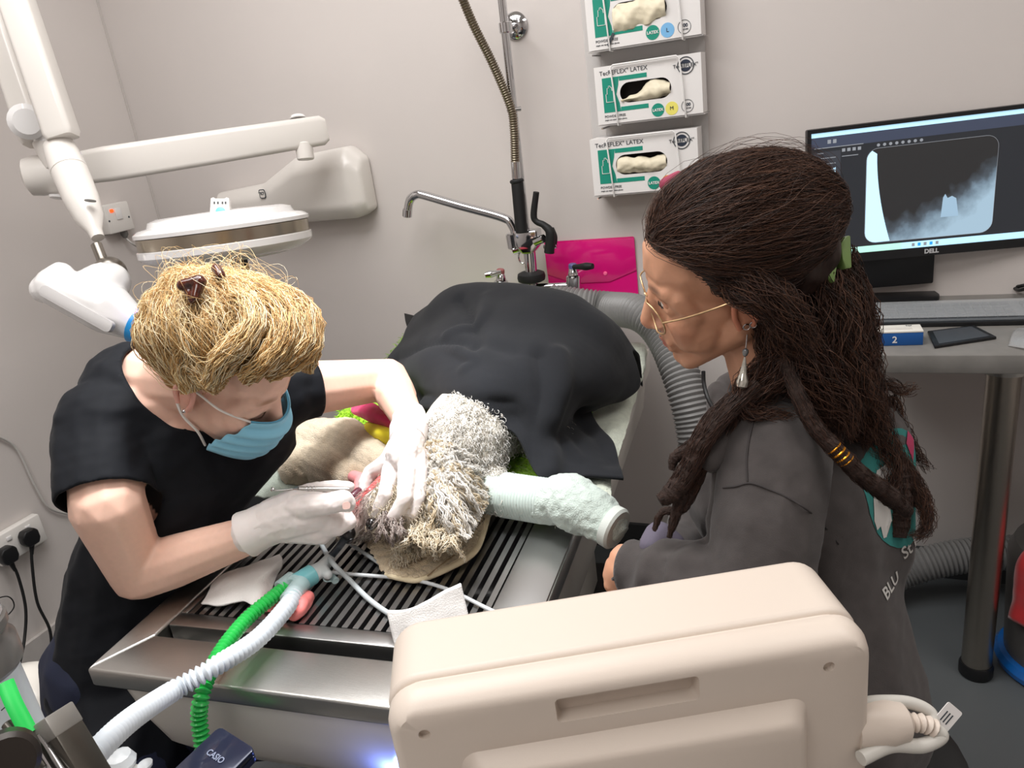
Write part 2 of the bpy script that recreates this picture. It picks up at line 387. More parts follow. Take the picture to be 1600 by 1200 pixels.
l = bpy.data.lights.new('power_light_glow', 'POINT'); l.energy = .22; l.color = (.15, .25, 1); l.shadow_soft_size = .006
lo = bpy.data.objects.new('power_light_glow', l); C.objects.link(lo); lo.location = Vector(lb - TF.y*.018)

# ================================================================ LEFT WALL: sockets
def wall_plate(name, label, c, w_, h_, d, cat='socket'):
    t = thing(name, label, cat, loc=c); fr = Fr(c, (0, 1, 0), (0, 0, 1)); box('back_box', fr, (-w_/2, w_/2), (-h_/2, h_/2), (.001, d), M_white, t, bevel=.004); return t, fr, d
c = PX(183, 340, LX+.03); c[0] = LX
t, fr, d = wall_plate('fused_switch', 'white fused wall switch with a glowing red neon, left of the round lamp head', c, .1, .092, .04, 'switch')
prism('neon', fr, rrect(-.03, -.016, .02, .03, .003), d, d+.002, mat('red_neon', (235, 60, 20), .4, emit=(255, 70, 20), estr=2.5), t)
for a in (-.042, .038): lathe('screw', Fr(fr.at(a, -.005, d), fr.x, fr.y), [(.0035, 0), (.003, .001), (0, .0012)], M_ink, t, seg=10)
box('rocker', fr, (-.012, .012), (-.006, .03), (d, d+.004), M_gloss, t)
lathe('cable_gland', Fr(fr.at(.018, -.046, .02), (0, 1, 0), (1, 0, 0)), [(.012, 0), (.012, .014), (.008, .02), (.006, .024)], mat('gland_gray', (110, 108, 105), .5), t, seg=14)
cp = fr.at(.018, -.07, .02)
tube('cable', [cp, cp+(0.01, .02, -.03), PY(240, 396, 2.075), PY(300, 392, 2.085), PY(345, 388, 2.09)], .0035, mat('gray_cable', (190, 186, 182), .5, vary=.03), t, n=30, seg=8)
c = PX(22, 842, LX); 
t, fr, d = wall_plate('wall_socket', 'white double mains socket low on the left wall with two black plugs in it', c, .148, .088, .03)
for a in (-.03, .03): box('rocker', fr, (a-.008, a+.008), (.018, .03), (d, d+.004), M_gloss, t)
def plug(px, py, label, cord_pts):
    c = PX(px, py, LX+.035); t = thing('mains_plug', label, 'plug', 'mains plugs in the left wall socket', loc=c); fr = Fr(c, (0, 1, 0), (0, 0, 1))
    prism('plug_body', fr, [(-.024, -.012), (-.016, -.026), (.016, -.026), (.024, -.012), (.024, .012), (.014, .024), (-.014, .024), (-.024, .012)], 0, .03, M_black, t, bevel=.005, segs=3)
    pts = [fr.at(0, -.02, .016)] + [PX(x, y, LX+dx) for (x, y, dx) in cord_pts]
    tube('strain_relief', [pts[0], pts[0]+(unit(pts[1]-pts[0])*.035)], [.008, .0045], M_rubber, t, seg=10)
    tube('cord', pts, .0042, M_rubber, t, n=50, seg=8)
plug(40, 838, 'black mains plug in the right half of the wall socket', [(50, 880, .05), (58, 940, .05), (78, 985, .06), (80, 1030, .06), (79, 1060, .1)])
plug(6, 866, 'black mains plug at the photo edge, left half of the wall socket', [(28, 900, .05), (40, 950, .05), (38, 1000, .06), (30, 1040, .1)])
tag(tube('loose_cable', [PX(-10, 678, LX+.01), PX(25, 700, LX+.01), PX(55, 760, LX+.012), PX(80, 795, LX+.012), PX(130, 806, LX+.012)], .004, MATS['gray_cable'], None, n=30, seg=8), 'pale gray cable curving down the left wall behind the vet', 'cable')
tag(tube('wire_loop', [PX(-20, 940, LX+.02), PX(12, 932, LX+.02), PX(22, 948, LX+.02), PX(5, 965, LX+.02), PX(-20, 960, LX+.02)], .0018, M_rubber, None, n=30, seg=6), 'thin dark wire loop below the mains socket at the left edge', 'wire')

# ================================================================ X-RAY ARM on the back wall
xr = thing('xray_arm', 'white wall-mounted dental x-ray arm with angled tube head above the vet', 'medical device', loc=PY(470, 290, WY))
M_xr = mat('xray_housing', (222, 217, 211), .28, coat=.3, vary=.015, vscale=5)
a0 = PY(330, 345, 2.0); a1 = PY(562, 310, 2.0)
zb0, zb1 = PY(540, 345, 2.0)[2], PY(520, 232, 2.0)[2]
fb = Fr((0, WY, 0), (1, 0, 0), (0, 0, 1))   # z of this frame points into the room (-Y)
X0, X1 = a0[0], a1[0]
bm = bmesh.new()
def ring_at(x, zl, zh, d, ch): return [bm.verts.new((x, WY-y, z)) for (y, z) in ((.001, zl), (d-ch, zl), (d, zl+ch*1.3), (d, zh-ch*1.6), (d-ch*1.2, zh), (.001, zh))]
rs = [ring_at(X0, zb0, zb0+(zb1-zb0)*.55, .07, .02), ring_at(X0+(X1-X0)*.35, zb0, zb0+(zb1-zb0)*.62, .085, .025), ring_at(X0+(X1-X0)*.62, zb0, zb1-.01, .1, .03), ring_at(X1-.04, zb0, zb1, .1, .03), ring_at(X1, zb0+.02, zb1-.04, .075, .02)]
for A, B_ in zip(rs, rs[1:]):
    for i in range(6): bm.faces.new((A[i], A[(i+1) % 6], B_[(i+1) % 6], B_[i]))
bm.faces.new(rs[0]); bm.faces.new(rs[-1])
bm_link('wall_housing', bm, M_xr, xr, bevel=.012, segs=3, auto=40)
fh = Fr(PY(410, 303, WY-.089), (1, 0, 0), (0, 0, 1))
prism('badge_ring', fh, rrect(-.012, .012, -.014, .014, .006), 0, .001, M_ink, xr); prism('badge_face', fh, rrect(-.0095, .0095, -.0115, .0115, .005), .0005, .0015, M_xr, xr)
text('TK7', .012, fh, -.003, .001, M_ink, xr, off=.0018, bold=.0004)
# horizontal arm: right end above the housing, left end nearer to the camera
e1 = P(482, 207, 2.16); e0 = P(92, 268, 1.98); ax = unit(e1-e0); fa = Fr(e0, ax, (0, 0, 1))
LA = np.linalg.norm(e1-e0)
prism('swing_arm', Fr(e0, fa.z, fa.y), rrect(-.034, .034, -.047, .047, .016), .03, LA+.03, M_xr, xr, bevel=.004) if False else None
bm = bmesh.new()
def arm_ring(s, hw, hh, r, fr_): return [bm.verts.new(fr_.at(s, b, c)) for (c, b) in rrect(-hw, hw, -hh, hh, r, 4)]
rr_ = [arm_ring(-.03, .036, .036, .012, fa), arm_ring(.12, .036, .044, .014, fa), arm_ring(LA*.6, .035, .043, .014, fa), arm_ring(LA+.035, .034, .04, .014, fa), arm_ring(LA+.05, .026, .03, .01, fa)]
for A, B_ in zip(rr_, rr_[1:]):
    n = len(A)
    for i in range(n): bm.faces.new((A[i], A[(i+1) % n], B_[(i+1) % n], B_[i]))
bm.faces.new(rr_[0]); bm.faces.new(rr_[-1]); bm_link('swing_arm', bm, M_xr, xr, auto=40)
rod('arm_pivot', P(478, 250, 2.16), P(474, 222, 2.15), .024, M_xr, xr)
lathe('pivot_cap', axis_frame(P(466, 186, 2.15), P(465, 180, 2.15)), [(.024, 0), (.02, .008), (0, .01)], M_gloss, xr, seg=20)
lathe('end_cap', axis_frame(P(105, 268, 1.975), P(46, 277, 1.955)), [(.05, 0), (.05, .07), (.046, .092), (.03, .1), (0, .102)], M_xr, xr, seg=28)
lathe('cap_button', axis_frame(P(90, 306, 1.95), P(90, 312, 1.95)), [(.02, 0), (.018, .006), (0, .008)], M_gloss, xr, seg=16)
# upright joint and two parallel arms rising out of the frame
rod('elbow_joint', P(88, 262, 1.94), P(66, 218, 1.92), .026, M_xr, xr)
rod('elbow_collar', P(70, 226, 1.92), P(60, 190, 1.915), .023, M_gloss, xr)
def bar(name, p0, p1, hw, hh, r0):
    p0 = np.asarray(p0); p1 = np.asarray(p1); d = unit(p1-p0); fr = Fr(p0, d, -FW); Lb = np.linalg.norm(p1-p0); bm = bmesh.new()
    rg = [[bm.verts.new(fr.at(s, b*k, c*k)) for (b, c) in rrect(-hh, hh, -hw, hw, r0, 4)] for (s, k) in ((0, .86), (.012, 1), (Lb, 1))]
    for A, B_ in zip(rg, rg[1:]):
        n = len(A)
        for i in range(n): bm.faces.new((A[i], A[(i+1) % n], B_[(i+1) % n], B_[i]))
    bm.faces.new(rg[0]); bm.faces.new(rg[-1]); return bm_link(name, bm, M_xr, xr, auto=40)
bar('rear_strut', P(56, 224, 1.93), P(-46, -80, 1.93), .03, .026, .012)
bar('front_strut', P(99, 216, 1.78), P(-5, -90, 1.75), .034, .03, .012)
lathe('strut_hinge', axis_frame(P(42, 190, 1.88), P(42, 190, 1.85)), [(.042, 0), (.042, .02), (.03, .03), (0, .032)], M_gloss, xr, seg=20)
rod('strut_pin', P(93, 222, 1.8), P(96, 230, 1.8), .018, mat('pin_gray', (150, 146, 142), .4, .6), xr)
# drop arm to the tube head
lathe('drop_arm', axis_frame(P(92, 228, 1.8), P(166, 402, 1.72)), [(.034, 0), (.038, .03), (.04, .075), (.0385, .076), (.04, .078), (.038, .16), (.031, .215), (.016, .25), (.014, .27)], M_xr, xr, seg=26)
lathe('arm_notch', axis_frame(P(141, 313, 1.71), P(141, 316, 1.71)), [(.012, 0), (.012, .002)], mat('notch_gray', (120, 118, 115), .5), xr, seg=12)
M_ball = mat('ball_steel', (150, 144, 136), .3, 1, bump=.05, bscale=80)
rod('ball_stem', P(150, 381, 1.724), P(163, 414, 1.72), .012, M_ball, xr)
bc = P(172, 426, 1.72); lathe('ball_joint', axis_frame(bc-FW*0-UP*.036, bc+UP*.036), [(.036*math.sin(a), .036-.036*math.cos(a)) for a in np.linspace(0, math.pi, 13)], M_ball, xr, seg=24)
# tube head
hd0 = P(78, 448, 1.66); hd1 = P(222, 512, 1.66); hx = unit(hd1-hd0)
caps = [(P(88, 448, 1.66), .045, P(165, 480, 1.66), .058), (P(165, 480, 1.66), .058, P(208, 506, 1.66), .036), (P(158, 450, 1.68), .055, P(172, 440, 1.7), .045), (P(70, 452, 1.66), .032, P(95, 430, 1.66), .03)]
me = blob('head_housing', caps, voxel=.005, smooth=10); link('head_housing', me, M_gloss, xr, smooth=True)
prism('head_recess', Fr(P(118, 482, 1.605), P(170, 518, 1.6)-P(70, 462, 1.61), UP), rrect(-.088, .088, -.012, .012, .008), -.012, .001, mat('recess_gray', (196, 193, 192), .4), xr, bevel=.002)
lathe('cone_ring', axis_frame(P(212, 508, 1.66), P(226, 514, 1.66)), [(.04, 0), (.04, .02)], mat('ring_blue', (36, 140, 205), .3, vary=.03), xr, seg=24)
lathe('cone', axis_frame(P(226, 514, 1.66), P(250, 524, 1.66)), [(.036, 0), (.036, .04)], mat('cone_clear', (190, 205, 215), .2, trans=.4), xr, seg=24)
lathe('status_light', axis_frame(P(209, 484, 1.612), P(209, 484, 1.60)), [(.008, 0), (.008, .003), (.003, .005)], mat('violet_led', (190, 170, 255), .3, emit=(200, 170, 255), estr=5), xr, seg=14)

# ================================================================ ROUND LAMP on a pole
lc = P(350, 357, 1.8); pole_x, pole_y = lc[0]+.02, lc[1]
rl = thing('round_lamp', 'round white lamp head with a steel band on a slim gray pole behind the vet', 'lamp', loc=(pole_x, pole_y, 0))
vr = unit(ray(350, 357)); nl = np.array([0, 0, 1.]); nl = unit(nl-vr*(nl@vr)*.93+.04*RT); fl_ = Fr(lc-nl*.057, np.cross(np.array([0, 1., 0]), nl), np.cross(nl, np.cross(np.array([0, 1., 0]), nl)))
lathe('lamp_rim', fl_, [(.15, -.008), (.17, -.004), (.19, .006), (.197, .014), (.197, .028), (.192, .03)], M_gloss, rl, seg=64)
lathe('steel_band', fl_, [(.19, .029), (.193, .03), (.193, .056), (.19, .057)], mat('band_steel', (176, 166, 150), .25, 1, bump=.05, bscale=40), rl, seg=64)
lathe('lamp_top', fl_, [(.19, .0565), (.197, .058), (.197, .066), (.185, .074), (.165, .078), (.16, .09), (.14, .096), (0, .1)], M_gloss, rl, seg=64)
lathe('lamp_base', fl_, [(0, -.014), (.13, -.013), (.15, -.007)], M_white, rl, seg=48)
ft = Fr(P(345, 319, 1.70), RT, UP)
prism('handle_tab', ft, [(-.023, -.03), (.023, -.03), (.02, .012), (.014, .014), (.01, .01), (-.01, .01), (-.014, .014), (-.02, .012)], -.006, .006, M_white, rl, bevel=.001)
for a in (-.012, -.004, .006, .013): prism('tab_slot', ft, [(a-.0015, -.001), (a+.0015, -.001), (a+.0015, .004), (a-.0015, .004)], .006, .0068, M_ink, rl)
lathe('glow_button', Fr(P(346, 332, 1.70), RT, UP), [(.017, -.004), (.017, .003), (.011, .006), (0, .008)], mat('cyan_light', (90, 210, 240), .3, emit=(110, 225, 250), estr=1.1), rl, seg=24)
M_pole = mat('pole_gray', (150, 158, 172), .4, .3, vary=.03)
box('pole', WORLD, (pole_x-.011, pole_x+.011), (pole_y-.011, pole_y+.011), (.03, fl_.o[2]-.01), M_pole, rl, bevel=.002)
for s in (-1, 1): box('pole_edge', WORLD, (pole_x+s*.0125-.0018, pole_x+s*.0125+.0018), (pole_y-.0125, pole_y+.0125), (.03, fl_.o[2]-.012), M_black, rl, bevel=0)
lathe('floor_plate', Fr((pole_x, pole_y, 0), (1, 0, 0), (0, 1, 0)), [(.1, 0), (.1, .02), (.09, .03)], M_black, rl, seg=32)
hk = P(372, 383, 1.76); tube('cable_hook', [hk+RT*.02*math.cos(a)+UP*.012*math.sin(a) for a in np.linspace(0, 6.0, 12)], .0045, M_gloss, rl, n=40, seg=8)

# ================================================================ PRE-RINSE TAP on the back wall
FYT = 1.99
fa_ = thing('prerinse_tap', 'chrome wall-mounted pre-rinse tap with swivel spout and black spray handle', 'tap', loc=PY(832, 450, WY))
def Y_(x, y, dy=0): return PY(x, y, FYT+dy)
rod('riser_pipe', Y_(829, 430), Y_(781, -30), .011, M_chrome, fa_)
tube('spout', [Y_(812, 392), Y_(808, 375), Y_(800, 352), Y_(785, 340), Y_(720, 322), Y_(665, 306), Y_(652, 304), Y_(641, 312), Y_(637, 330)], .0125, M_chrome, fa_, n=60, seg=14)
rod('spout_nozzle', Y_(637, 326), Y_(636, 339), .014, M_chrome, fa_)
rod('spout_collar', Y_(800, 364), Y_(804, 388), .019, M_chrome, fa_); rod('spout_joint', Y_(802, 390), Y_(825, 384), .014, M_chrome, fa_)
bm = bmesh.new(); fv = Fr(Y_(826, 375), (1, 0, 0), (0, 0, 1)); bm_prism(bm, fv, [(-.035, -.01), (-.015, -.035), (.015, -.035), (.035, -.01), (.035, .03), (-.03, .03)], -.02, .025); bm_link('valve_body', bm, M_chrome, fa_, bevel=.006, segs=3)
rod('lower_stem', Y_(831, 438), Y_(827, 390), .017, M_chrome, fa_)
lathe('rubber_ring', axis_frame(Y_(831, 440), Y_(829, 420)), [(.03, 0), (.038, .004), (.04, .014), (.038, .024), (.03, .028), (.02, .03)], M_rubber, fa_, seg=28)
rod('bridge_bar', Y_(783, 452), Y_(900, 446), .011, M_chrome, fa_)
rod('bridge_hub', Y_(833, 462), Y_(831, 438), .016, M_chrome, fa_)
for (x, y, hx, hy, rd) in ((783, 440, 758, 430, 1), (896, 432, 926, 416, 0)):
    rod('tap_body', Y_(x, y+22), Y_(x, y-2), .02, M_chrome, fa_); rod('tap_bonnet', Y_(x, y-2), Y_(x-1, y-14), .015, M_chrome, fa_, r1=.011)
    rod('wall_inlet', PY(x, y+10, FYT), PY(x, y+8, WY-.011), .014, M_chrome, fa_)
    lathe('tap_cap', axis_frame(Y_(x-1, y-13), Y_(x-1, y-20)), [(.012, 0), (.012, .01), (.009, .013)], mat('cap_red', (150, 90, 90), .4, vary=.02) if rd else mat('cap_blue', (90, 95, 140), .4, vary=.02), fa_, seg=14)
    tube('tap_lever', [Y_(x, y-15, -.01), Y_((x+hx)/2, (y-15+hy)/2, -.02), Y_(hx, hy, -.03)], [.006, .008, .011, .008], M_chrome if rd else M_rubber, fa_, n=12, seg=10)
rod('spray_handle', Y_(815, 364, -.03), Y_(808, 284, -.02), .0165, M_rubber, fa_); rod('handle_collar', Y_(808, 286, -.02), Y_(807, 280, -.02), .019, M_rubber, fa_)
rod('hose_nut', Y_(807, 280, -.02), Y_(805, 252, -.02), .0125, M_chrome, fa_); 
ribbed('spray_hose', [Y_(805, 254, -.02), Y_(803, 200, -.02), Y_(797, 165, -.02), Y_(770, 100, -.03), Y_(738, 35, -.04), Y_(712, -30, -.04)], .0125, .006, .003, mat('hose_metal', (150, 140, 125), .3, 1), fa_, seg=12)
tube('spray_lever', [Y_(858, 395, -.04), Y_(860, 365, -.04), Y_(850, 352, -.04), Y_(838, 346, -.04), Y_(834, 335, -.04), Y_(838, 300, -.04)], [.014, .013, .009, .008, .009, .008], M_rubber, fa_, n=30, seg=10)
rod('valve_knob', Y_(836, 378, -.03), Y_(850, 372, -.04), .012, M_chrome, fa_); tube('volume_lever', [Y_(866, 385, -.02), Y_(866, 370, -.02), Y_(862, 356, -.02)], [.007, .009, .006], M_rubber, fa_, n=10)
rod('lever_stem', Y_(850, 386, -.02), Y_(870, 384, -.02), .007, M_chrome, fa_)
tube('hanging_ring', [Y_(816, 398)+np.array([.012*math.sin(a), 0, .016*math.cos(a)-.008]) for a in np.linspace(0, 6.1, 12)], .0022, M_chrome, fa_, n=30, seg=6)
lathe('pipe_bracket', Fr(PY(806, 40, WY-.001), (1, 0, 0), (0, 0, 1)), [(.034, 0), (.034, .006), (.026, .014), (.012, .018)], M_chrome, fa_, seg=28)
rod('bracket_arm', PY(806, 40, WY-.01), Y_(790, 44, -.01), .008, M_chrome, fa_); rod('pipe_clamp', Y_(789, 34), Y_(791, 52), .017, M_chrome, fa_)
rod('hose_clip', Y_(792, 172, -.02), Y_(814, 170, 0), .006, M_chrome, fa_)

# pink wallet on the wall
pw = thing('document_wallet', 'bright pink plastic document wallet behind the tap', 'folder', loc=PY(928, 470, WY))
x0, x1 = PY(857, 430, WY)[0], PY(996, 430, WY)[0]; z1 = PY(925, 373, WY)[2]; z0 = PY(925, 505, WY)[2]
fw_ = Fr((x0, WY, z0), (1, 0, 0), (0, 0, 1)); W_, H_ = x1-x0, z1-z0
M_pink = mat('pink_plastic', (222, 24, 124), .18, coat=.4, vary=.05, vscale=8, bump=.1, bscale=12)
prism('wallet_back', fw_, rrect(0, W_, 0, H_, .006), .002, .006, M_pink, pw)
prism('wallet_flap', fw_, [(0, H_*.98), (0, H_*.62), (W_*.3, H_*.5), (W_*.7, H_*.5), (W_, H_*.62), (W_, H_*.98)], .0065, .0085, M_pink, pw, bevel=.0006)
lathe('snap_button', Fr(fw_.at(W_*.66, H_*.6, .0085), fw_.x, fw_.y), [(.006, 0), (.005, .002), (0, .003)], mat('snap_pink', (255, 110, 160), .3, vary=.02), pw, seg=16)

# ================================================================ GLOVE BOXES
GD = .075; GY = WY-GD-.012
rack = thing('glove_rack', 'clear acrylic wall rack with white wire holders for three glove boxes', 'rack', loc=PY(1010, 160, WY))
zt, zb = PY(1005, -40, WY)[2], PY(1010, 300, WY)[2]; rx0, rx1 = PY(921, 150, WY)[0], PY(1105, 150, WY)[0]
frk = Fr((0, WY, 0), (1, 0, 0), (0, 0, 1))
M_acr = mat('acrylic', (225, 222, 220), .12, alpha=.55, vary=.01)
prism('back_panel', frk, rrect(rx0, rx1, zb, zt, .008), .002, .006, M_acr, rack)
for x in (rx0+.04, rx1-.04): box('panel_slot', frk, (x-.001, x+.001), (zb+.01, zt-.01), (.006, .0066), mat('slot_gray', (180, 175, 172), .4), rack, bevel=0)
M_wire = mat('white_wire', (232, 230, 228), .3, vary=.02)
M_card = mat('white_card', (228, 225, 223), .6, vary=.015, vscale=4)
M_teal = mat('print_teal', (18, 140, 118), .55, vary=.03); M_glove = mat('latex_glove', (226, 216, 190), .55, vary=.06, vscale=40, bump=.3, bscale=60, bdist=.004)
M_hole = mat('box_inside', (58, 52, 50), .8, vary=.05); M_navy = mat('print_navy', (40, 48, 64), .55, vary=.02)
GB = [dict(l=(920, 77), r=(1096, 57), size='L', col=(120, 180, 225), lab='top white latex glove box, size L, with gloves spilling from a torn slot', torn=1),
      dict(l=(935, 193), r=(1099, 179), size='M', col=(232, 222, 110), lab='middle white latex glove box, its opening half empty and dark', torn=0),
      dict(l=(929, 307), r=(1093, 291), size='S', col=(240, 150, 60), lab='bottom white latex glove box, partly behind the dark-haired woman', torn=0)]
for gi, g in enumerate(GB):
    pl, pr = PY(*g['l'], GY), PY(*g['r'], GY); z0 = (pl[2]+pr[2])/2; gw = pr[0]-pl[0]; gh = gw*.52
    t = thing('glove_box', g['lab'], 'box', 'glove boxes on the wall rack', loc=(pl[0]+gw/2, GY+GD/2, z0)); f = Fr((pl[0], GY, z0), (1, 0, 0), (0, 0, 1))
    hole = rrect(gw*.235, gw*.72, gh*.33, gh*.68, gh*.174, 6)
    # carton with a real opening: front face ring, sides, back
    bm = bmesh.new()
    outer = [(0, 0), (gw, 0), (gw, gh), (0, gh)]
    vo = [bm.verts.new(f.at(*p, 0)) for p in outer]; vh = [bm.verts.new(f.at(*p, 0)) for p in hole]; vb = [bm.verts.new(f.at(*p, -GD)) for p in outer]
    e = [bm.edges.new((vo[i], vo[(i+1) % 4])) for i in range(4)] + [bm.edges.new((vh[i], vh[(i+1) % len(vh)])) for i in range(len(vh))]
    bmesh.ops.triangle_fill(bm, edges=e, use_beauty=True)
    for fc in [q for q in bm.faces if all(v in vh for v in q.verts)]: bm.faces.remove(fc)
    for i in range(4): bm.faces.new((vo[i], vb[i], vb[(i+1) % 4], vo[(i+1) % 4]))
    bm.faces.new(vb[::-1])
    bm_link('carton', bm, M_card, t, auto=20)
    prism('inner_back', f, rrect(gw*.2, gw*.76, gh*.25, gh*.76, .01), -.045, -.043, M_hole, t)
    # printed panel, built round the opening as thin bars
    prism('print_band', f, [(gw*.07, gh*.2), (gw*.235, gh*.2), (gw*.225, gh*.35), (gw*.2, gh*.5), (gw*.225, gh*.66), (gw*.235, gh*.8), (gw*.07, gh*.8)], .0001, .0006, M_teal, t)
    prism('print_band', f, [(gw*.235, gh*.725), (gw*.5, gh*.725), (gw*.5, gh*.8), (gw*.235, gh*.8)], .0001, .0006, M_teal, t)
    prism('print_band', f, [(gw*.235, gh*.2), (gw*.5, gh*.2), (gw*.5, gh*.275), (gw*.235, gh*.275)], .0001, .0006, M_teal, t)
    # glove icon
    ic = [(.10, .38), (.10, .52), (.112, .52), (.115, .62), (.128, .62), (.13, .655), (.143, .655), (.146, .63), (.158, .63), (.162, .57), (.172, .57), (.172, .38)]
    tube('glove_icon', [f.at(gw*a, gh*b, .0012) for a, b in ic+[ic[0]]], .0009, M_card, t, straight=True, seg=6)
    text('TecREFLEX\u00b0 LATEX', gh*.105, f, gw*.05, gh*.88, M_ink, t, align='LEFT'); text('POWDER FREE', gh*.06, f, gw*.07, gh*.13, M_ink, t, align='LEFT')
    text('single use examination gloves', gh*.035, f, gw*.07, gh*.07, M_ink, t, align='LEFT')
    prism('latex_disc', f, circ(gw*.585, gh*.14, gh*.115), .0001, .0007, M_teal, t); text('LATEX', gh*.065, f, gw*.585, gh*.14, M_card, t, off=.0012, bold=.0003)
    prism('size_disc', f, circ(gw*.715, gh*.14, gh*.115), .0001, .0007, mat('size_'+g['size'], g['col'], .5, vary=.02), t); text(g['size'], gh*.09, f, gw*.715, gh*.14, M_navy, t, off=.0012)
    tube('count_ring', [f.at(gw*.86+gh*.105*math.cos(a), gh*.15+gh*.105*math.sin(a), .0008) for a in np.linspace(0, 6.283, 25)], .0006, M_ink, t, straight=True, seg=5)
    text('100', gh*.075, f, gw*.86, gh*.17, M_navy, t, bold=.0003); text('GLOVES', gh*.035, f, gw*.86, gh*.11, M_ink, t)
    tube('logo_ring', [f.at(gw*.86+gh*.14*math.cos(a), gh*.82+gh*.14*math.sin(a), .0008) for a in np.linspace(0, 6.283, 29)], .0012, M_ink, t, straight=True, seg=5)
    for s in (1, -1):
        prism('logo_half', f, [(gw*.86+gh*.1*math.cos(a), gh*.82+s*gh*.1*math.sin(a)) for a in np.linspace(.35, math.pi-.35, 14)][::s], .0001, .0008, M_navy, t)
    text('TecREFLEX\u00b0', gh*.085, f, gw*.86, gh*.82, M_ink, t, off=.0014)
    # gloves showing in the slot
    rows = []
    top = [.62, .64, .6, .63, .6, .61, .62] if gi == 2 else ([.66, .67, .67, .68, .68, .68, .66] if gi == 0 else [.40, .46, .48, .62, .66, .64, .58])
    for k, bb in enumerate((0, .35, .7, 1)):
        rows.append([f.at(gw*(.245+.465*j/6), gh*((.34 if not g['torn'] or j > 4 else .2+.02*j)*(1-bb)+top[j]*bb), -.006+.012*math.sin(math.pi*bb)+.003*random.uniform(-1, 1)+(.006 if g['torn'] else 0)) for j in range(7)])
    cloth('glove_wad', rows, M_glove, t, 40, 20, .003, lambda b: .004*fnoise(b, 60, gi))
    if g['torn']:
        prism('torn_flap', f, [(gw*.19, gh*.02), (gw*.25, gh*.22), (gw*.23, gh*.24), (gw*.175, gh*.06)], .002, .004, M_ink, t)
    # white wire frame of the rack holding this box
    wx0, wx1 = gw*.2, gw*.83
    zt_ = 1.13 if gi else 1.13
    tube('wire_holder', [f.at(wx0, -gh*.04, -.02), f.at(wx0, -gh*.04, .006), f.at(wx0-.004, gh*.5, .008), f.at(wx0-.008, gh*.96, .008), f.at(wx0-.002, gh*1.0, .008), f.at(wx1-.012, gh*1.0, .008), f.at(wx1-.006, gh*.96, .008), f.at(wx1, gh*.5, .008), f.at(wx1+.004, -gh*.04, .006), f.at(wx1+.004, -gh*.04, -.02)], .0022, M_wire, rack, straight=True, seg=8)
    box('box_shelf', f, (-.004, gw+.004), (-.004, -.001), (-GD-.006, -.002), M_acr, rack, bevel=.0005)
    rod('shelf_stud', f.at(.006, -.01, -GD-.008), f.at(.006, -.01, -.01), .0025, M_chrome, rack, seg=8)
# ================================================================ DESK with monitor
DZ = .815
dk = thing('desk', 'gray laminate desk top on a round steel leg along the back wall', 'desk', loc=(.55, 1.9, 0))
M_lam = mat('gray_laminate', (124, 121, 117), .45, vary=.12, vscale=25, bump=.04, bscale=120)
box('desk_top', WORLD, (.0, 1.35), (1.655, WY-.001), (DZ-.04, DZ), M_lam, dk, bevel=.003)
lx, ly = .327, 1.706
lathe('leg', Fr((lx, ly, .03), (1, 0, 0), (0, 1, 0)), [(.0315, 0), (.0315, .733), (.0315, .735)], mat('leg_steel', (168, 160, 150), .28, 1, bump=.08, bscale=50, brushed=(1, 1, 30)), dk, seg=32)
lathe('leg_foot', Fr((lx, ly, 0), (1, 0, 0), (0, 1, 0)), [(.033, 0), (.036, .004), (.036, .026), (.033, .034)], M_black, dk, seg=32)
lathe('leg_flange', Fr((lx, ly, DZ-.05), (1, 0, 0), (0, 1, 0)), [(.045, 0), (.045, .0095)], M_steel, dk, seg=24)
lathe('leg', Fr((1.25, ly, .0), (1, 0, 0), (0, 1, 0)), [(.0315, 0), (.0315, .773)], MATS['leg_steel'], dk, seg=32)

mo = thing('desk_monitor', 'black desk monitor showing a dental x-ray image', 'monitor', loc=(.25, 1.85, DZ))
ma = math.radians(12); mx = np.array([math.cos(ma), math.sin(ma), 0])
o0 = P(1261, 416, 1.88); tl = P(1253, 209, 1.66)
# monitor face frame: origin bottom left corner
MW = .56; MH = .318
oz = o0.copy(); fm = Fr(oz, mx, (0, -.05*0, 1))
M_bez = mat('bezel_black', (24, 24, 26), .4, vary=.05)
bm = bmesh.new(); bm_box(bm, fm, 0, MW, 0, MH, -.03, -.004); bm_link('casing', bm, M_bez, mo, bevel=.004)
bz = .009; bb = .021
bm = bmesh.new()
for (a0, a1, b0, b1) in ((0, MW, 0, bb), (0, MW, MH-bz, MH), (0, bz, bb, MH-bz), (MW-bz, MW, bb, MH-bz)): bm_box(bm, fm, a0, a1, b0, b1, -.004, 0)
bm_link('bezel', bm, M_bez, mo)
def scr(name, rgb, s=1.0):
    return mat(name, rgb, .4, emit=rgb, estr=s)
def screen_part(name, pts, m, lay=1): return prism(name, fm, pts, -.0035, -.0028+.00025*lay, m, mo, auto=None)
def R4(a0, a1, b0, b1): return [(a0, b0), (a1, b0), (a1, b1), (a0, b1)]
sx0, sx1, sy0, sy1 = bz, MW-bz, bb, MH-bz; SW = sx1-sx0; SH = sy1-sy0
def sa(u): return sx0+SW*u
def sb(v): return sy0+SH*v
for nm, rgb in (('screen_dark', (34, 36, 40)), ('screen_panel', (48, 50, 56)), ('screen_bar', (52, 58, 74)), ('screen_sky', (170, 212, 235)), ('screen_mint', (165, 215, 200)), ('screen_gray', (120, 124, 130)), ('screen_blue', (40, 140, 220)), ('screen_pale', (178, 216, 238)), ('screen_frame', (90, 140, 200))): scr(nm, rgb)
k = MATS
screen_part('display', R4(sx0, sx1, sy0, sy1), k['screen_dark'], 0)
screen_part('title_bar', R4(sx0, sx1, sb(.965), sy1), k['screen_sky'])
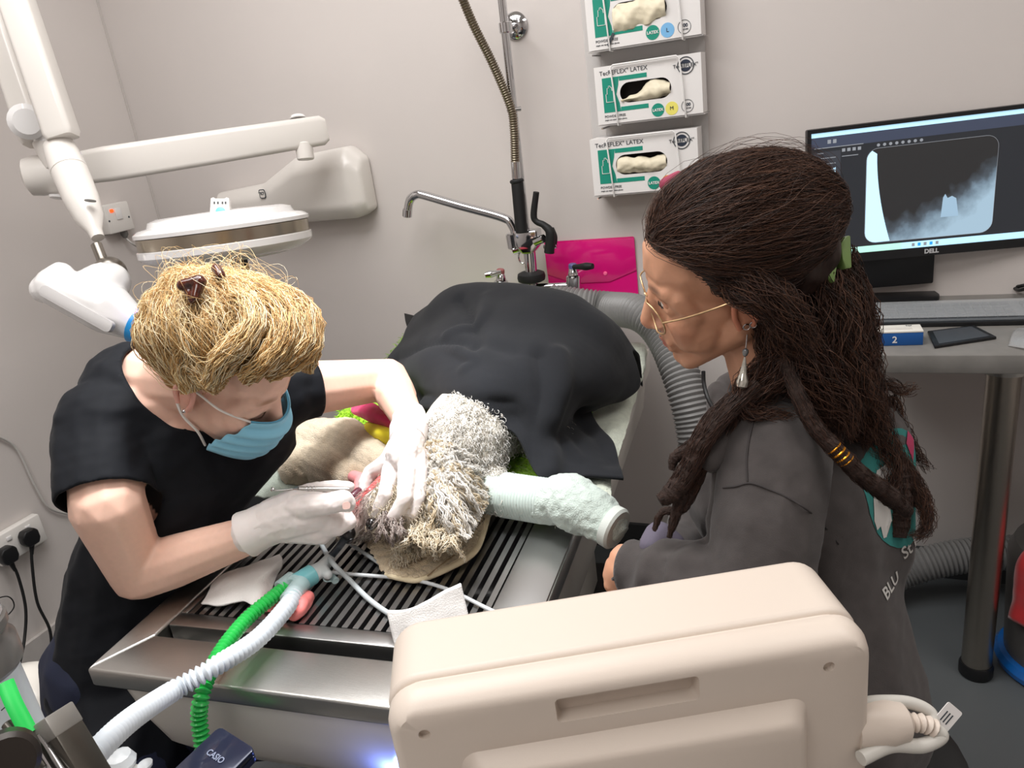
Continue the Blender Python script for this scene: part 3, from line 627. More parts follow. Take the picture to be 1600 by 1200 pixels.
screen_part('tool_bar', R4(sx0, sx1, sb(.88), sb(.964)), k['screen_bar'])
screen_part('task_bar', R4(sx0, sa(.38), sy0, sb(.052)), k['screen_mint']); screen_part('task_bar', R4(sa(.38), sx1, sy0, sb(.052)), k['screen_sky'])
screen_part('side_panel', R4(sa(.012), sa(.12), sb(.055), sb(.85)), k['screen_panel'])
screen_part('tool_button', R4(sa(.065), sa(.115), sb(.43), sb(.47)), k['screen_blue'], 2)
screen_part('thumbnail_frame', R4(sa(.05), sa(.118), sb(.18), sb(.37)), k['screen_frame'], 2); screen_part('thumbnail', R4(sa(.052), sa(.115), sb(.185), sb(.365)), k['screen_dark'], 3)
screen_part('thumbnail_tissue', [(sa(.08), sb(.22)), (sa(.11), sb(.2)), (sa(.112), sb(.33)), (sa(.1), sb(.27))], k['screen_pale'], 4)
tube('hand_icon', [fm.at(sa(a), sb(b), -.0022) for a, b in ((.05, .56), (.078, .56), (.078, .67), (.05, .67), (.05, .56))], .0006, k['screen_pale'], mo, straight=True, seg=4)
screen_part('hand_icon', [(sa(.066), sb(.635)), (sa(.078), sb(.62)), (sa(.1), sb(.66)), (sa(.1), sb(.72)), (sa(.08), sb(.71)), (sa(.07), sb(.67))], k['screen_pale'], 3)
for i in range(8): screen_part('tool_icon', circ(sa(.27+.024*i), sb(.855), .0035, 10), k['screen_gray'], 2)
for i in range(4): screen_part('tool_icon', R4(sa(.125+.021*i), sa(.138+.021*i), sb(.835), sb(.86)), k['screen_gray'], 2)
for i in range(2): screen_part('tool_icon', R4(sa(.066+.022*i), sa(.08+.022*i), sb(.91), sb(.94)), k['screen_gray'], 2)
for i, (a0, a1, b) in enumerate(((.012, .21, .88), (.025, .05, .84), (.03, .1, .80), (.02, .1, .755), (.125, .19, .80), (.03, .07, .39))):
    screen_part('caption_line', R4(sa(a0), sa(a1), sb(b)-.0008, sb(b)+.0008), k['screen_gray'], 2)
for i in range(5): screen_part('task_icon', R4(sa(.42+.024*i), sa(.432+.024*i), sb(.014), sb(.04)), (k['screen_gray'], k['screen_blue'])[i % 2], 2)
# the x-ray picture: a picture on the screen, so its tones are in the emission
mx_ = bpy.data.materials.new('xray_picture'); mx_.use_nodes = True; nt = mx_.node_tree; b = nt.nodes['Principled BSDF']
tcn = nt.nodes.new('ShaderNodeTexCoord'); mpn = nt.nodes.new('ShaderNodeMapping'); nt.links.new(tcn.outputs['Generated'], mpn.inputs['Vector'])
sep = nt.nodes.new('ShaderNodeSeparateXYZ'); nt.links.new(mpn.outputs[0], sep.inputs[0])
nz = nt.nodes.new('ShaderNodeTexNoise'); nz.inputs['Scale'].default_value = 7; nz.inputs['Detail'].default_value = 5; nt.links.new(mpn.outputs[0], nz.inputs['Vector'])
def mth(op, a, b_):
    n = nt.nodes.new('ShaderNodeMath'); n.operation = op
    for i, v in enumerate((a, b_)):
        if isinstance(v, (int, float)): n.inputs[i].default_value = v
        else: nt.links.new(v, n.inputs[i])
    return n.outputs[0]
zz = sep.outputs['Z']; xx = sep.outputs['X']
edge = mth('ADD', mth('MULTIPLY', mth('POWER', xx, 2.2), .58), .13)
vv = mth('ADD', mth('SUBTRACT', edge, zz), mth('MULTIPLY', mth('SUBTRACT', nz.outputs['Fac'], .5), .35))
cr = nt.nodes.new('ShaderNodeValToRGB'); nt.links.new(mth('ADD', vv, .5), cr.inputs[0]); e = cr.color_ramp.elements
e[0].position = .36; e[0].color = lin((30, 30, 32)); e[1].position = .78; e[1].color = lin((168, 196, 215))
q = cr.color_ramp.elements.new(.5); q.color = lin((70, 80, 90)); q = cr.color_ramp.elements.new(.58); q.color = lin((112, 132, 148))
nt.links.new(cr.outputs[0], b.inputs['Emission Color']); b.inputs['Emission Strength'].default_value = 1; b.inputs['Base Color'].default_value = (0.02, .02, .02, 1)
XA0, XA1, XB0, XB1 = sa(.225), sa(.735), sb(.075), sb(.83)
screen_part('xray_edge', rrect(XA0-.0008, XA1+.0008, XB0-.0008, XB1+.0008, .026), k['screen_gray'], 2)
screen_part('xray_image', rrect(XA0, XA1, XB0, XB1, .025), mx_, 3)
arc = [(XA0+.045-.026*math.sin(s*1.35), XB1-.004-(XB1-XB0-.006)*s) for s in np.linspace(0, 1, 14)]
arc = [(XA0+.022+.034*s**1.8, XB1-.012-(XB1-XB0-.013)*s) for s in np.linspace(0, 1, 12)]
lft = [(p[0], p[1]) for p in rrect(XA0+.0005, XA0+.12, XB0+.0005, XB1-.0005, .024)]
lft = [p for p in lft if p[0] < XA0+.05]
screen_part('xray_plate', [(XA0+.0005+.024*(1-math.cos(a)), XB0+.0245-.024*math.sin(a)) for a in np.linspace(math.pi/2, 0, 6)] + [(XA0+.0005+.024*(1-math.cos(a)), XB1-.0245+.024*math.sin(a)) for a in np.linspace(0, 1.0, 5)] + arc, k['screen_pale'], 4)
scr('screen_tooth', (132, 158, 178))
screen_part('xray_tooth', [(XA0+SW*.305, XB0+.045), (XA0+SW*.31, XB0+.09), (XA0+SW*.318, XB0+.098), (XA0+SW*.328, XB0+.088), (XA0+SW*.345, XB0+.092), (XA0+SW*.362, XB0+.086), (XA0+SW*.375, XB0+.045)], k['screen_tooth'], 4)
text('DELL', .014, fm, MW*.5, bb*.48, mat('logo_silver', (190, 190, 192), .4, vary=.02), mo, off=.0003, bold=.0006)
sc_ = fm.at(MW*.38, 0, -.06)
box('stand_neck', Fr(fm.at(MW*.36, -.08, -.05), mx, (0, 0, 1)), (-.1, .1), (-.0, .2), (-.012, .012), M_bez, mo, bevel=.004)
nk = fm.at(MW*.36, 0, -.055); bs = Fr((nk[0], nk[1], DZ+.0005), mx, (-mx[1], mx[0], 0))
prism('stand_base', bs, rrect(-.11, .11, -.05, .045, .02), 0, .012, M_bez, mo, bevel=.003)

kb = thing('keyboard', 'gray keyboard under a clear cover in front of the monitor', 'keyboard', loc=(.33, 1.85, DZ))
kf = Fr(PZ(1358, 503, DZ+.012), (math.cos(.02), math.sin(.02), 0), (0, 1, 0)); 
M_kb = mat('keyboard_gray', (96, 100, 104), .5, vary=.05); M_key = mat('key_gray', (82, 86, 92), .5, vary=.08)
box('keyboard_base', kf, (0, .44), (0, .135), (-.0115, .002), M_kb, kb, bevel=.003)
box('front_lip', kf, (0, .44), (-.012, -.0005), (-.0115, -.001), M_black, kb, bevel=.002)
bm = bmesh.new(); bm_box(bm, WORLD, -.0075, .0075, -.0075, .0075, 0, .004); key_me = bpy.data.meshes.new('key'); bm.to_mesh(key_me); bm.free(); key_me.materials.append(M_key)
for r_ in range(5):
    for c_ in range(22):
        if c_ in (15, 18): continue
        o = bpy.data.objects.new('key', key_me); C.objects.link(o); attach(o, kb); o.matrix_basis = Fr(kf.at(.014+.0192*c_, .016+.0205*r_+(.008 if r_ == 4 else 0), .002), kf.x, kf.y).M()
prism('cover', kf, rrect(.001, .439, .001, .134, .006), .0062, .0072, mat('clear_film', (205, 208, 210), .3, alpha=.3, vary=.02), kb)

bx = thing('blue_carton', 'small blue carton with a white lid marked 2 on the desk edge', 'box', loc=PZ(1405, 540, DZ))
q0, q1 = PZ(1366, 541, DZ+.0005), PZ(1442, 539, DZ+.0005); bf = Fr(q0, q1-q0, (0, 0, 1)); bw = np.linalg.norm(q1-q0); bh = .028
box('carton_body', bf, (0, bw), (0, bh), (-.045, 0), mat('carton_blue', (24, 82, 150), .5, vary=.03), bx, bevel=.0008)
box('carton_lid', bf, (0, bw), (bh, bh+.0035), (-.045, .0005), mat('lid_white', (225, 222, 214), .6, vary=.02), bx, bevel=.0006)
text('2', .02, bf, bw*.42, bh*.45, M_card, bx, bold=.0003); ft2 = Fr(bf.at(0, bh+.0035, 0), bf.x, -bf.z); text('TKF', .007, ft2, bw*.75, .035, M_ink, bx)
for i in range(2): box('print_line', ft2, (bw*.2, bw*.8), (.012+.008*i, .0135+.008*i), (0, .0004), MATS['slot_gray'], bx, bevel=0)
ph = thing('dental_sensor', 'thin dark flat sensor plate lying beside the blue carton', 'sensor', loc=PZ(1505, 530, DZ))
pts = [PZ(x, y, DZ+.0005) for x, y in ((1460, 545), (1449, 521), (1522, 512), (1557, 530))]
bm = bmesh.new(); lo_ = [bm.verts.new(p) for p in pts]; hi_ = [bm.verts.new(p+np.array([0, 0, .006])) for p in pts]; bm.faces.new(hi_); bm.faces.new(lo_[::-1])
for i in range(4): bm.faces.new((lo_[i], lo_[(i+1) % 4], hi_[(i+1) % 4], hi_[i]))
bm_link('plate', bm, M_black, ph, bevel=.0015); cen = sum(pts)/4
bm = bmesh.new(); v_ = [bm.verts.new(cen+(p-cen)*.82+np.array([0, 0, .0066])) for p in pts]; v2 = [bm.verts.new(cen+(p-cen)*.82+np.array([0, 0, .006])) for p in pts]; bm.faces.new(v_)
for i in range(4): bm.faces.new((v2[i], v2[(i+1) % 4], v_[(i+1) % 4], v_[i]))
bm_link('sensor_face', bm, mat('sensor_gray', (62, 64, 68), .3, vary=.05), ph)
wr = cloth('plastic_sleeve', [[PZ(x, y, DZ+.002+h) for x, y, h in r_] for r_ in (((1575, 540, 0), (1610, 545, .004), (1650, 545, 0)), ((1582, 520, .004), (1612, 525, .012), (1650, 525, .006)), ((1590, 512, 0), (1618, 512, .006), (1650, 512, 0)))], mat('clear_sleeve', (190, 190, 190), .2, alpha=.45, vary=.03), None, 20, 16, .001)
tag(wr, 'crumpled clear plastic sleeve at the right end of the desk', 'wrapper')
cb = thing('cable_tangle', 'tangle of black and white cables on the desk beside the monitor stand', 'cable', loc=(.5, 2.0, DZ))
M_cw = mat('white_cable', (205, 202, 195), .4, vary=.02)
tube('white_cable', [PZ(1600, 446, DZ+.01), PZ(1570, 450, DZ+.008), PZ(1545, 440, DZ+.03), PZ(1540, 420, DZ+.06), PZ(1552, 408, DZ+.08), PZ(1562, 425, DZ+.04), PZ(1575, 448, DZ+.01)], .005, M_cw, cb, n=50, seg=8)
tube('white_cable', [PZ(1530, 445, DZ+.006), PZ(1560, 440, DZ+.02), PZ(1600, 440, DZ+.008), PZ(1640, 430, DZ+.008)], .004, M_cw, cb, n=30, seg=8)
for i in range(6): tube('black_cable', [PZ(1505+8*i, 420+3*i, DZ+.05-.006*i), PZ(1530+6*i, 435-4*i, DZ+.03), PZ(1560+5*i, 430+4*i, DZ+.012), PZ(1610, 420+6*i, DZ+.01+.004*i), PZ(1670, 415+5*i, DZ+.01)], .0042, M_rubber, cb, n=36, seg=8)

# ================================================================ HOSES, BIN
M_hose = mat('gray_hose', (128, 127, 126), .4, vary=.05, vscale=20)
hz = tag(ribbed('extraction_hose', [PY(860, 470, 1.93), PY(905, 476, 1.93), PY(950, 482, 1.93), P(1000, 490, 1.93), P(1035, 522, 1.88), P(1062, 580, 1.82), P(1082, 650, 1.8), P(1098, 740, 1.82), P(1130, 860, 1.95), P(1230, 925, 2.05), P(1330, 925, 2.05), P(1400, 897, 2.06), P(1450, 880, 2.04), P(1510, 868, 2.02), P(1600, 862, 2.0)], .046, .0115, .0055, M_hose, None, 20), 'gray corrugated extraction hose curving from the wall down behind the woman', 'hose')
bn = thing('waste_bin', 'dark gray round bin with a blue base ring and a red bag hanging over it', 'bin', loc=PZ(1660, 1040, 0))
bc_ = PZ(1660, 1040, 0); fbn = Fr((bc_[0], bc_[1], 0), (1, 0, 0), (0, 1, 0))
lathe('bin_body', fbn, [(.118, .01), (.12, .03), (.128, .2), (.132, .30), (.12, .33), (.05, .345), (0, .348)], mat('bin_gray', (86, 84, 82), .35, vary=.05), bn, seg=40)
lathe('base_ring', fbn, [(.125, 0), (.137, .008), (.14, .022), (.132, .036), (.12, .04)], mat('ring_blue_plastic', (24, 98, 176), .25, coat=.4), bn, seg=40)
rg = cloth('red_bag', [[fbn.at(math.cos(a)*r_, math.sin(a)*r_, h) for a in np.linspace(math.radians(208), math.radians(400), 7)] for (r_, h) in ((.05, .36), (.11, .352), (.142, .33), (.15, .28), (.148, .22), (.15, .17))], mat('red_cloth', (176, 26, 30), .7, vary=.1, vscale=30, sheen=.3), bn, 40, 30, .003, lambda b: .006*fnoise(b, 25, 5), up=-1)
# ================================================================ FOREGROUND: patient monitor, trolley, anaesthetic parts
SZ = .70
tr = thing('trolley', 'gray equipment trolley at the bottom edge carrying the beige monitor', 'trolley', loc=(-.3, .25, 0))
M_tray = mat('trolley_gray', (172, 170, 166), .4, .2, vary=.04)
t0 = PZ(120, 1180, SZ); 
TRF = Fr((0, 0, 0), (1, 0, 0), (0, 1, 0))
box('shelf', TRF, (-.86, .26), (.02, .478), (SZ-.025, SZ), M_tray, tr, bevel=.006)
box('shelf', TRF, (-.86, .26), (.02, .47), (.25, .27), M_tray, tr, bevel=.004)
for x in (-.82, .22):
    for y in (.06, .44): rod('leg', (x, y, .05), (x, y, SZ-.025), .014, M_steel, tr); lathe('castor', Fr((x-.012, y, .026), (0, 1, 0), (0, 0, 1)), [(.026, 0), (.026, .024)], M_rubber, tr, seg=16)
# beige monitor seen from behind
gl, gr = P(597, 1070, .62), P(1345, 952, .635); gx = gr-gl; gx[2] = 0
W_ = np.linalg.norm(gx); mf = Fr(gl, gx, (0, 0, 1)); mH = gl[2]-SZ-.012
pm = thing('patient_monitor', 'large beige medical monitor seen from behind in the foreground', 'monitor', loc=mf.at(W_/2, -mH-.012, -.03))
M_bg = mat('beige_casing', (212, 199, 187), .42, vary=.015, vscale=5, bump=.04, bscale=700)
o = prism('front_shell', mf, rrect(0, W_, -mH, .0, .03, 8), -.078, -.0015, M_bg, pm, bevel=0)
b_ = o.modifiers.new('edge', 'BEVEL'); b_.width = .006; b_.segments = 3; b_.limit_method = 'ANGLE'
def inset_ring(bm, d, c, r): return [bm.verts.new(mf.at(p[0], p[1], c)) for p in rrect(d, W_-d, -mH+d, -d, r, 8)]
bm = bmesh.new()
rs = [inset_ring(bm, .004, -.006, .028), inset_ring(bm, .004, -.0005, .028), inset_ring(bm, .001, .003, .029), inset_ring(bm, .0008, .012, .029), inset_ring(bm, .003, .02, .028), inset_ring(bm, .0065, .0265, .022), inset_ring(bm, .012, .03, .012)]
for A, B_ in zip(rs, rs[1:]):
    for i in range(len(A)): bm.faces.new((A[i], A[(i+1) % len(A)], B_[(i+1) % len(A)], B_[i]))
def rec(px0, px1, py0, py1):   # pixel box -> local coordinates on the back plane
    return None
def on_back(px, py, c=.03):
    d = ray(px, py); n = mf.z; o_ = mf.at(0, 0, c); t = ((o_-np.array([0, 0, CAM_H]))@n)/(d@n); q = P(px, py, t)-mf.o; return q@mf.x, q@mf.y
ha, hb = on_back(866, 1092), on_back(1094, 1092)
h0, h1 = ha[0], hb[0]; hy1 = (on_back(866, 1091)[1]+on_back(1094, 1058)[1])/2; hy0 = (on_back(869, 1131)[1]+on_back(1094, 1092)[1])/2
hole = rrect(h0, h1, hy0, hy1, .004, 4)
vh = [bm.verts.new(mf.at(p[0], p[1], .03)) for p in hole]
scs = [(max(.026, min(W_-.026, q_[0])), min(q_[1], -.029)) for q_ in (on_back(655, 1110), on_back(1296, 1010))]; vscs = []
for sc_ in scs: vscs.append([bm.verts.new(mf.at(p[0], p[1], .03)) for p in circ(sc_[0], sc_[1], .0048, 16)])
e = [bm.edges.get((rs[-1][i], rs[-1][(i+1) % len(rs[-1])])) for i in range(len(rs[-1]))]
for lp in [vh]+vscs: e += [bm.edges.new((lp[i], lp[(i+1) % len(lp)])) for i in range(len(lp))]
bmesh.ops.triangle_fill(bm, edges=e, use_beauty=True)
for lp in [vh]+vscs:
    s_ = set(lp)
    for fc in [q for q in bm.faces if all(v in s_ for v in q.verts)]: bm.faces.remove(fc)
def well(lp, depth, sh=.96):
    c_ = sum((v.co for v in lp), Vector())/len(lp); w_ = [bm.verts.new(c_+(v.co-c_)*sh - Vector(mf.z)*depth) for v in lp]
    for i in range(len(lp)): bm.faces.new((lp[i], lp[(i+1) % len(lp)], w_[(i+1) % len(lp)], w_[i]))
    bm.faces.new(w_)
well(vh, .014); [well(v, .005, .98) for v in vscs]
bm_link('back_shell', bm, M_bg, pm, auto=40)
sl, sr_ = on_back(716, 1172, .03), on_back(1262, 1094, .03); sy = (sl[1]+sr_[1])/2
bm = bmesh.new()
def sring(d, c): return [bm.verts.new(mf.at(p[0], p[1], c)) for p in rrect(sl[0]+d, sr_[0]-d, -mH+.002, sy-d, .014, 6)]
rs = [sring(0, .0295), sring(.004, .034), sring(.009, .044), sring(.014, .047)]
for A, B_ in zip(rs, rs[1:]):
    for i in range(len(A)): bm.faces.new((A[i], A[(i+1) % len(A)], B_[(i+1) % len(A)], B_[i]))
bm.faces.new(rs[-1]); bm.faces.new(rs[0]); bm_link('rear_hump', bm, M_bg, pm, auto=40)
prism('foot', mf, rrect(W_*.2, W_*.8, -mH-.0115, -mH+.004, .004), -.07, .03, M_bg, pm)
# plug on its right side
pc0, pc1 = P(1352, 1130, .66), P(1412, 1128, .66)
lathe('plug_shell', axis_frame(pc0-mf.x*.012, pc1), [(.02, 0), (.02, .03), (.016, .045), (.009, .05)], M_bg, pm, seg=20)
ribbed('strain_relief', [pc1-mf.x*.004, P(1440, 1130, .66), P(1462, 1140, .66)], .0085, .005, .003, M_bg, pm, seg=12)
tube('lead', [P(1460, 1140, .66), P(1470, 1150, .66), P(1440, 1165, .655), P(1390, 1165, .65), P(1345, 1185, .64)], .0062, M_cw, pm, n=40)
tube('lead', [P(1340, 1100, .66), P(1375, 1096, .665), P(1420, 1098, .67), P(1452, 1112, .67), P(1460, 1135, .665)], .0055, M_cw, pm, n=40)
tl_ = Fr(P(1480, 1120, .665), P(1496, 1112, .665)-P(1474, 1138, .665), P(1470, 1105, .665)-P(1482, 1140, .665))
prism('cable_tag', tl_, rrect(-.011, .011, -.008, .008, .002), 0, .0008, M_card, pm)
for i in range(3): prism('tag_print', tl_, [(-.006, -.003+.003*i), (.004, -.003+.003*i), (.004, -.002+.003*i), (-.006, -.002+.003*i)], .0008, .0011, M_ink, pm)

# calculator
ca = thing('calculator', 'dark blue folded pocket calculator at the bottom edge of the photo', 'calculator', loc=PZ(330, 1190, SZ))
c1, c2, c3 = PZ(343, 1135, SZ+.035), PZ(398, 1170, SZ+.033), PZ(262, 1212, SZ+.026)
cf = Fr(c1, c2-c1, c1-c3); cw = np.linalg.norm(c2-c1); cl = .105
M_calc = mat('calculator_blue', (30, 36, 58), .28, .3, coat=.4, vary=.04)
prism('lid', cf, rrect(0, cw, -cl, 0, .006), -.007, 0, M_calc, ca, bevel=.0018)
prism('body', cf, rrect(.001, cw+.0005, -cl, -.001, .006), -.016, -.0078, M_calc, ca, bevel=.0015)
prism('hinge_line', cf, [(cw, -.06), (cw+.0008, -.06), (cw+.0008, -.01), (cw, -.01)], -.006, -.004, M_black, ca)
mtx = mat('calculator_print', (130, 138, 160), .4, .3, vary=.02); text('CASIO', .0105, cf, cw*.48, -.03, mtx, ca, bold=.0002)
vc = thing('clear_cap', 'small crumpled clear plastic cap on the trolley beside the white tube', 'cap', loc=PZ(192, 1192, SZ))
lathe('cap_shell', Fr(PZ(192, 1196, SZ+.0005), (1, 0, 0), (0, 1, 0)), [(.016, 0), (.018, .006), (.014, .016), (.006, .02), (0, .0205)], mat('clear_plastic', (225, 228, 230), .15, alpha=.55, vary=.03), vc, seg=12)
lathe('cap_ring', Fr(PZ(228, 1197, SZ+.0005), (1, 0, 0), (0, 1, 0)), [(.008, 0), (.009, .004), (.004, .007), (0, .008)], MATS['clear_plastic'], vc, seg=12)

# absorber canister at the left edge
an = thing('absorber_canister', 'clear gas absorber canister with gray collar at the lower left corner', 'canister', loc=P(-25, 1190, .78))
cc = P(-44, 1030, .74); fz = Fr((cc[0], cc[1], SZ), (1, 0, 0), (0, 1, 0)); cz = cc[2]-SZ
M_cgl = mat('canister_clear', (196, 198, 200), .12, alpha=.6, vary=.05); M_cgr = mat('collar_gray', (120, 118, 116), .3, .3, vary=.05)
hc = max(cz, .1)
lathe('canister_bowl', fz, [(.034, 0), (.034, hc-.02), (.036, hc-.018)], mat('canister_white', (214, 222, 228), .35, vary=.05), an, seg=28)
lathe('collar', fz, [(.036, hc-.018), (.041, hc-.012), (.041, hc+.012), (.037, hc+.018), (.037, hc+.024), (.04, hc+.028), (.04, hc+.036), (.036, hc+.04)], M_cgr, an, seg=28)
lathe('dome', fz, [(.038, hc+.0395), (.038, hc+.06), (.03, hc+.078), (.014, hc+.088), (0, hc+.09)], M_cgl, an, seg=28)
M_grn = mat('green_print', (40, 205, 90), .4, vary=.04)
g0 = [P(10, 1066, .70), P(24, 1100, .70), P(40, 1140, .70)]
tube('green_strip', [P(8, 1066, .707), P(22, 1100, .70), P(46, 1146, .695)], .007, M_grn, an, n=12, seg=8, flat=.4)
tube('scale_line', [P(2, 1110, .70), P(9, 1104, .70)], .0006, M_ink, an, seg=5); tube('scale_line', [P(4, 1140, .70), P(11, 1134, .70)], .0006, M_ink, an, seg=5)
vb = thing('valve_block', 'dark metal valve block with flat gray top and round knob, lower left corner', 'valve', loc=P(80, 1190, .72))
bf_ = Fr(P(44, 1140, .70), P(80, 1116, .69)-P(44, 1140, .70), P(44, 1140, .70)-P(72, 1204, .70))
M_vb = mat('valve_metal', (92, 88, 82), .3, .7, vary=.08)
box('block', bf_, (0, .025), (-.085, 0), (-.03, 0), M_vb, vb, bevel=.002); box('block_cap', bf_, (-.0005, .0255), (-.02, .0005), (-.0305, .0008), mat('valve_cap', (150, 147, 142), .35, .4, vary=.04), vb, bevel=.0015)
kn = P(14, 1182, .66); lathe('knob', axis_frame(kn, kn-unit(ray(26, 1178))*.03-UP*.006), [(.024, 0), (.024, .02), (.02, .025), (0, .026)], mat('knob_brown', (46, 40, 36), .4, .3, vary=.06), vb, seg=24)
rod('pipe', P(58, 1150, .70), P(100, 1215, .69), .007, M_chrome, vb); rod('pipe', P(10, 1130, .7), P(70, 1200, .69), .005, M_vb, vb)
# cream floor bin behind it
fb_ = P(36, 1110, 1.45); sb_ = thing('pedal_bin', 'glossy cream rounded bin on the floor at lower left beside the wall', 'bin', loc=(fb_[0], fb_[1], 0))
bz_ = fb_[2]
lathe('bin_body', Fr((fb_[0], fb_[1], 0), (1, 0, 0), (0, 1, 0)), [(.088, 0), (.094, .01), (.104, bz_-.03)], M_tub, sb_, seg=40)
lathe('lid', Fr((fb_[0], fb_[1], bz_-.03), (1, 0, 0), (0, 1, 0)), [(.106, 0), (.107, .012), (.103, .04), (.09, .07), (.06, .093), (.03, .103), (0, .105)], M_tub, sb_, seg=40)
# ================================================================ ON THE GRATE
GZ = .7205
br = thing('breathing_circuit', 'clear breathing connector joining a green and a white corrugated tube over the grate', 'medical tube', loc=PZ(480, 905, GZ))
M_gt = mat('green_tube', (44, 190, 84), .35, coat=.3, vary=.04, alpha=.95); M_wt = mat('white_tube', (214, 220, 226), .35, coat=.2, vary=.03, alpha=.93)
M_clr = mat('clear_connector', (200, 225, 226), .15, alpha=.55, vary=.05); M_tl = mat('teal_connector', (130, 205, 212), .2, alpha=.8, vary=.04); M_frost = mat('frosted_connector', (205, 210, 210), .35, alpha=.85, vary=.06)
ribbed('white_hose', [PZ(462, 925, GZ+.026), PZ(445, 952, GZ+.03), PZ(400, 1000, GZ+.035), PZ(335, 1042, GZ+.05), P(270, 1080, .96), P(210, 1120, .87), P(165, 1160, .8), P(130, 1205, .76), P(110, 1260, .74)], .0136, .0078, .005, M_wt, br, seg=16)
ribbed('green_hose', [PZ(447, 917, GZ+.028), PZ(420, 938, GZ+.03), PZ(385, 968, GZ+.03), PZ(352, 1008, GZ+.03), PZ(330, 1045, GZ+.025), P(316, 1085, 1.0), P(311, 1120, 1.0), P(316, 1160, 1.0), P(325, 1230, 1.0)], .0112, .0068, .0045, M_gt, br, seg=14)
rod('port', PZ(437, 920, GZ+.028), PZ(458, 903, GZ+.028), .0125, M_clr, br); rod('port', PZ(450, 940, GZ+.026), PZ(472, 910, GZ+.027), .0145, M_clr, br)
rod('swivel', PZ(463, 913, GZ+.026), PZ(490, 896, GZ+.026), .0165, M_tl, br); rod('swivel_ring', PZ(459, 918, GZ+.026), PZ(466, 911, GZ+.026), .0175, M_clr, br)
me = blob('elbow', [(PZ(490, 897, GZ+.026), .015, PZ(502, 888, GZ+.026), .012), (PZ(502, 888, GZ+.026), .012, PZ(514, 874, GZ+.026), .01), (PZ(504, 890, GZ+.026), .01, PZ(512, 898, GZ+.026), .008)], voxel=.002, smooth=5); link('elbow', me, M_frost, br, smooth=True)
rod('luer_cap', PZ(517, 900, GZ+.012), PZ(525, 908, GZ+.01), .006, M_clr, br); tube('cap_strap', [PZ(503, 898, GZ+.02), PZ(508, 908, GZ+.015), PZ(518, 908, GZ+.012)], .0012, M_clr, br, n=10, seg=6)
tube('airway_tube', [PZ(512, 876, GZ+.026), PZ(520, 866, GZ+.032), PZ(533, 850, GZ+.05), PZ(545, 832, GZ+.06)], .0062, mat('airway_smoke', (60, 66, 74), .25, alpha=.85, vary=.1), br, n=20)
tag(tube('sampling_line', [PZ(512, 894, GZ+.02), PZ(560, 898, GZ+.006), PZ(640, 905, GZ+.005), PZ(700, 921, GZ+.005), PZ(760, 950, GZ+.006), PZ(810, 972, GZ+.01), PZ(860, 985, GZ+.03)], .003, mat('line_clear', (215, 218, 220), .2, alpha=.8, vary=.03), None, n=50, seg=8), 'thin clear sampling line running across the grate to the right', 'tube')
tag(tube('sensor_cable', [PZ(498, 838, GZ+.02), PZ(505, 856, GZ+.015), PZ(520, 880, GZ+.035), PZ(545, 905, GZ+.008), PZ(575, 935, GZ+.005), PZ(610, 960, GZ+.005), PZ(650, 980, GZ+.005)], .0042, mat('cable_pale', (178, 184, 186), .4, vary=.04), None, n=50, seg=8), 'pale gray sensor cable crossing the grate below the dog muzzle', 'cable')
tag(tube('short_cable', [PZ(548, 850, GZ+.006), PZ(575, 868, GZ+.005), PZ(598, 884, GZ+.005), PZ(612, 896, GZ+.004)], .0035, MATS['cable_pale'], None, n=20, seg=8), 'short pale cable end beside the beige towel on the grate', 'cable')
M_gauze = mat('gauze_white', (236, 233, 230), .9, bump=.4, bscale=500, vary=.03, sheen=.2)
o = cloth('gauze_sheet', [[PZ(x, y, GZ+h) for x, y, h in r_] for r_ in (
    ((335, 912, .004), (352, 898, .016), (380, 890, .02), (410, 880, .026), (438, 868, .03)),
    ((330, 922, .004), (352, 912, .018), (382, 905, .022), (412, 895, .028), (441, 878, .026)),
    ((322, 935, .003), (350, 926, .012), (382, 922, .016), (408, 914, .018), (432, 900, .012)),
    ((315, 944, .002), (346, 948, .004), (380, 940, .006), (400, 946, .005), (424, 922, .004)))], M_gauze, None, 50, 40, .003, lambda b: .0025*fnoise(b, 40, 3))
tag(o, 'crumpled white gauze sheet on the left of the grate', 'gauze')
pk = cloth('pink_sponge', [[PZ(x, y, GZ+h) for x, y, h in r_] for r_ in (
    ((425, 930, .002), (448, 915, .012), (468, 922, .014), (484, 928, .012), (487, 936, .004)),
    ((416, 940, .002), (440, 930, .016), (462, 936, .02), (478, 940, .018), (484, 948, .004)),
    ((409, 950, .002), (432, 945, .012), (455, 948, .012), (468, 955, .014), (474, 958, .003)),
    ((415, 957, .002), (430, 957, .004), (448, 964, .003), (456, 966, .004), (466, 962, .002)))], mat('pink_latex', (232, 128, 124), .55, vary=.12, vscale=60, bump=.2, bscale=90), None, 44, 36, .004, lambda b: .004*fnoise(b, 55, 8))
tag(pk, 'crumpled pink latex piece lying under the tubes', 'swab')
gp = thing('paper_pad', 'thick white folded paper pad leaning on the grate behind the monitor', 'gauze', loc=PZ(672, 985, GZ))
g_ = [PZ(617, 1010, GZ+.002), PZ(735, 975, GZ+.002)]; gpf = Fr(g_[0], g_[1]-g_[0], unit(np.array([-.15, .35, .9]))); gw_ = np.linalg.norm(g_[1]-g_[0])
for i in range(4):
    rows = [[gpf.at(gw_*u, h, -.007*i + .003*math.sin(3*u+i)) for u in (0, .25, .5, .75, 1)] for h in (0, .025, .05)]
    for j, dz in enumerate((0, -.006, -.003, .004, .008)): rows[2][j] = rows[2][j] + gpf.y*(dz - .002*i)
    cloth('paper_layer', rows, M_gauze, gp, 30, 16, .0055, lambda b: .0012*fnoise(b, 50, 20+i))
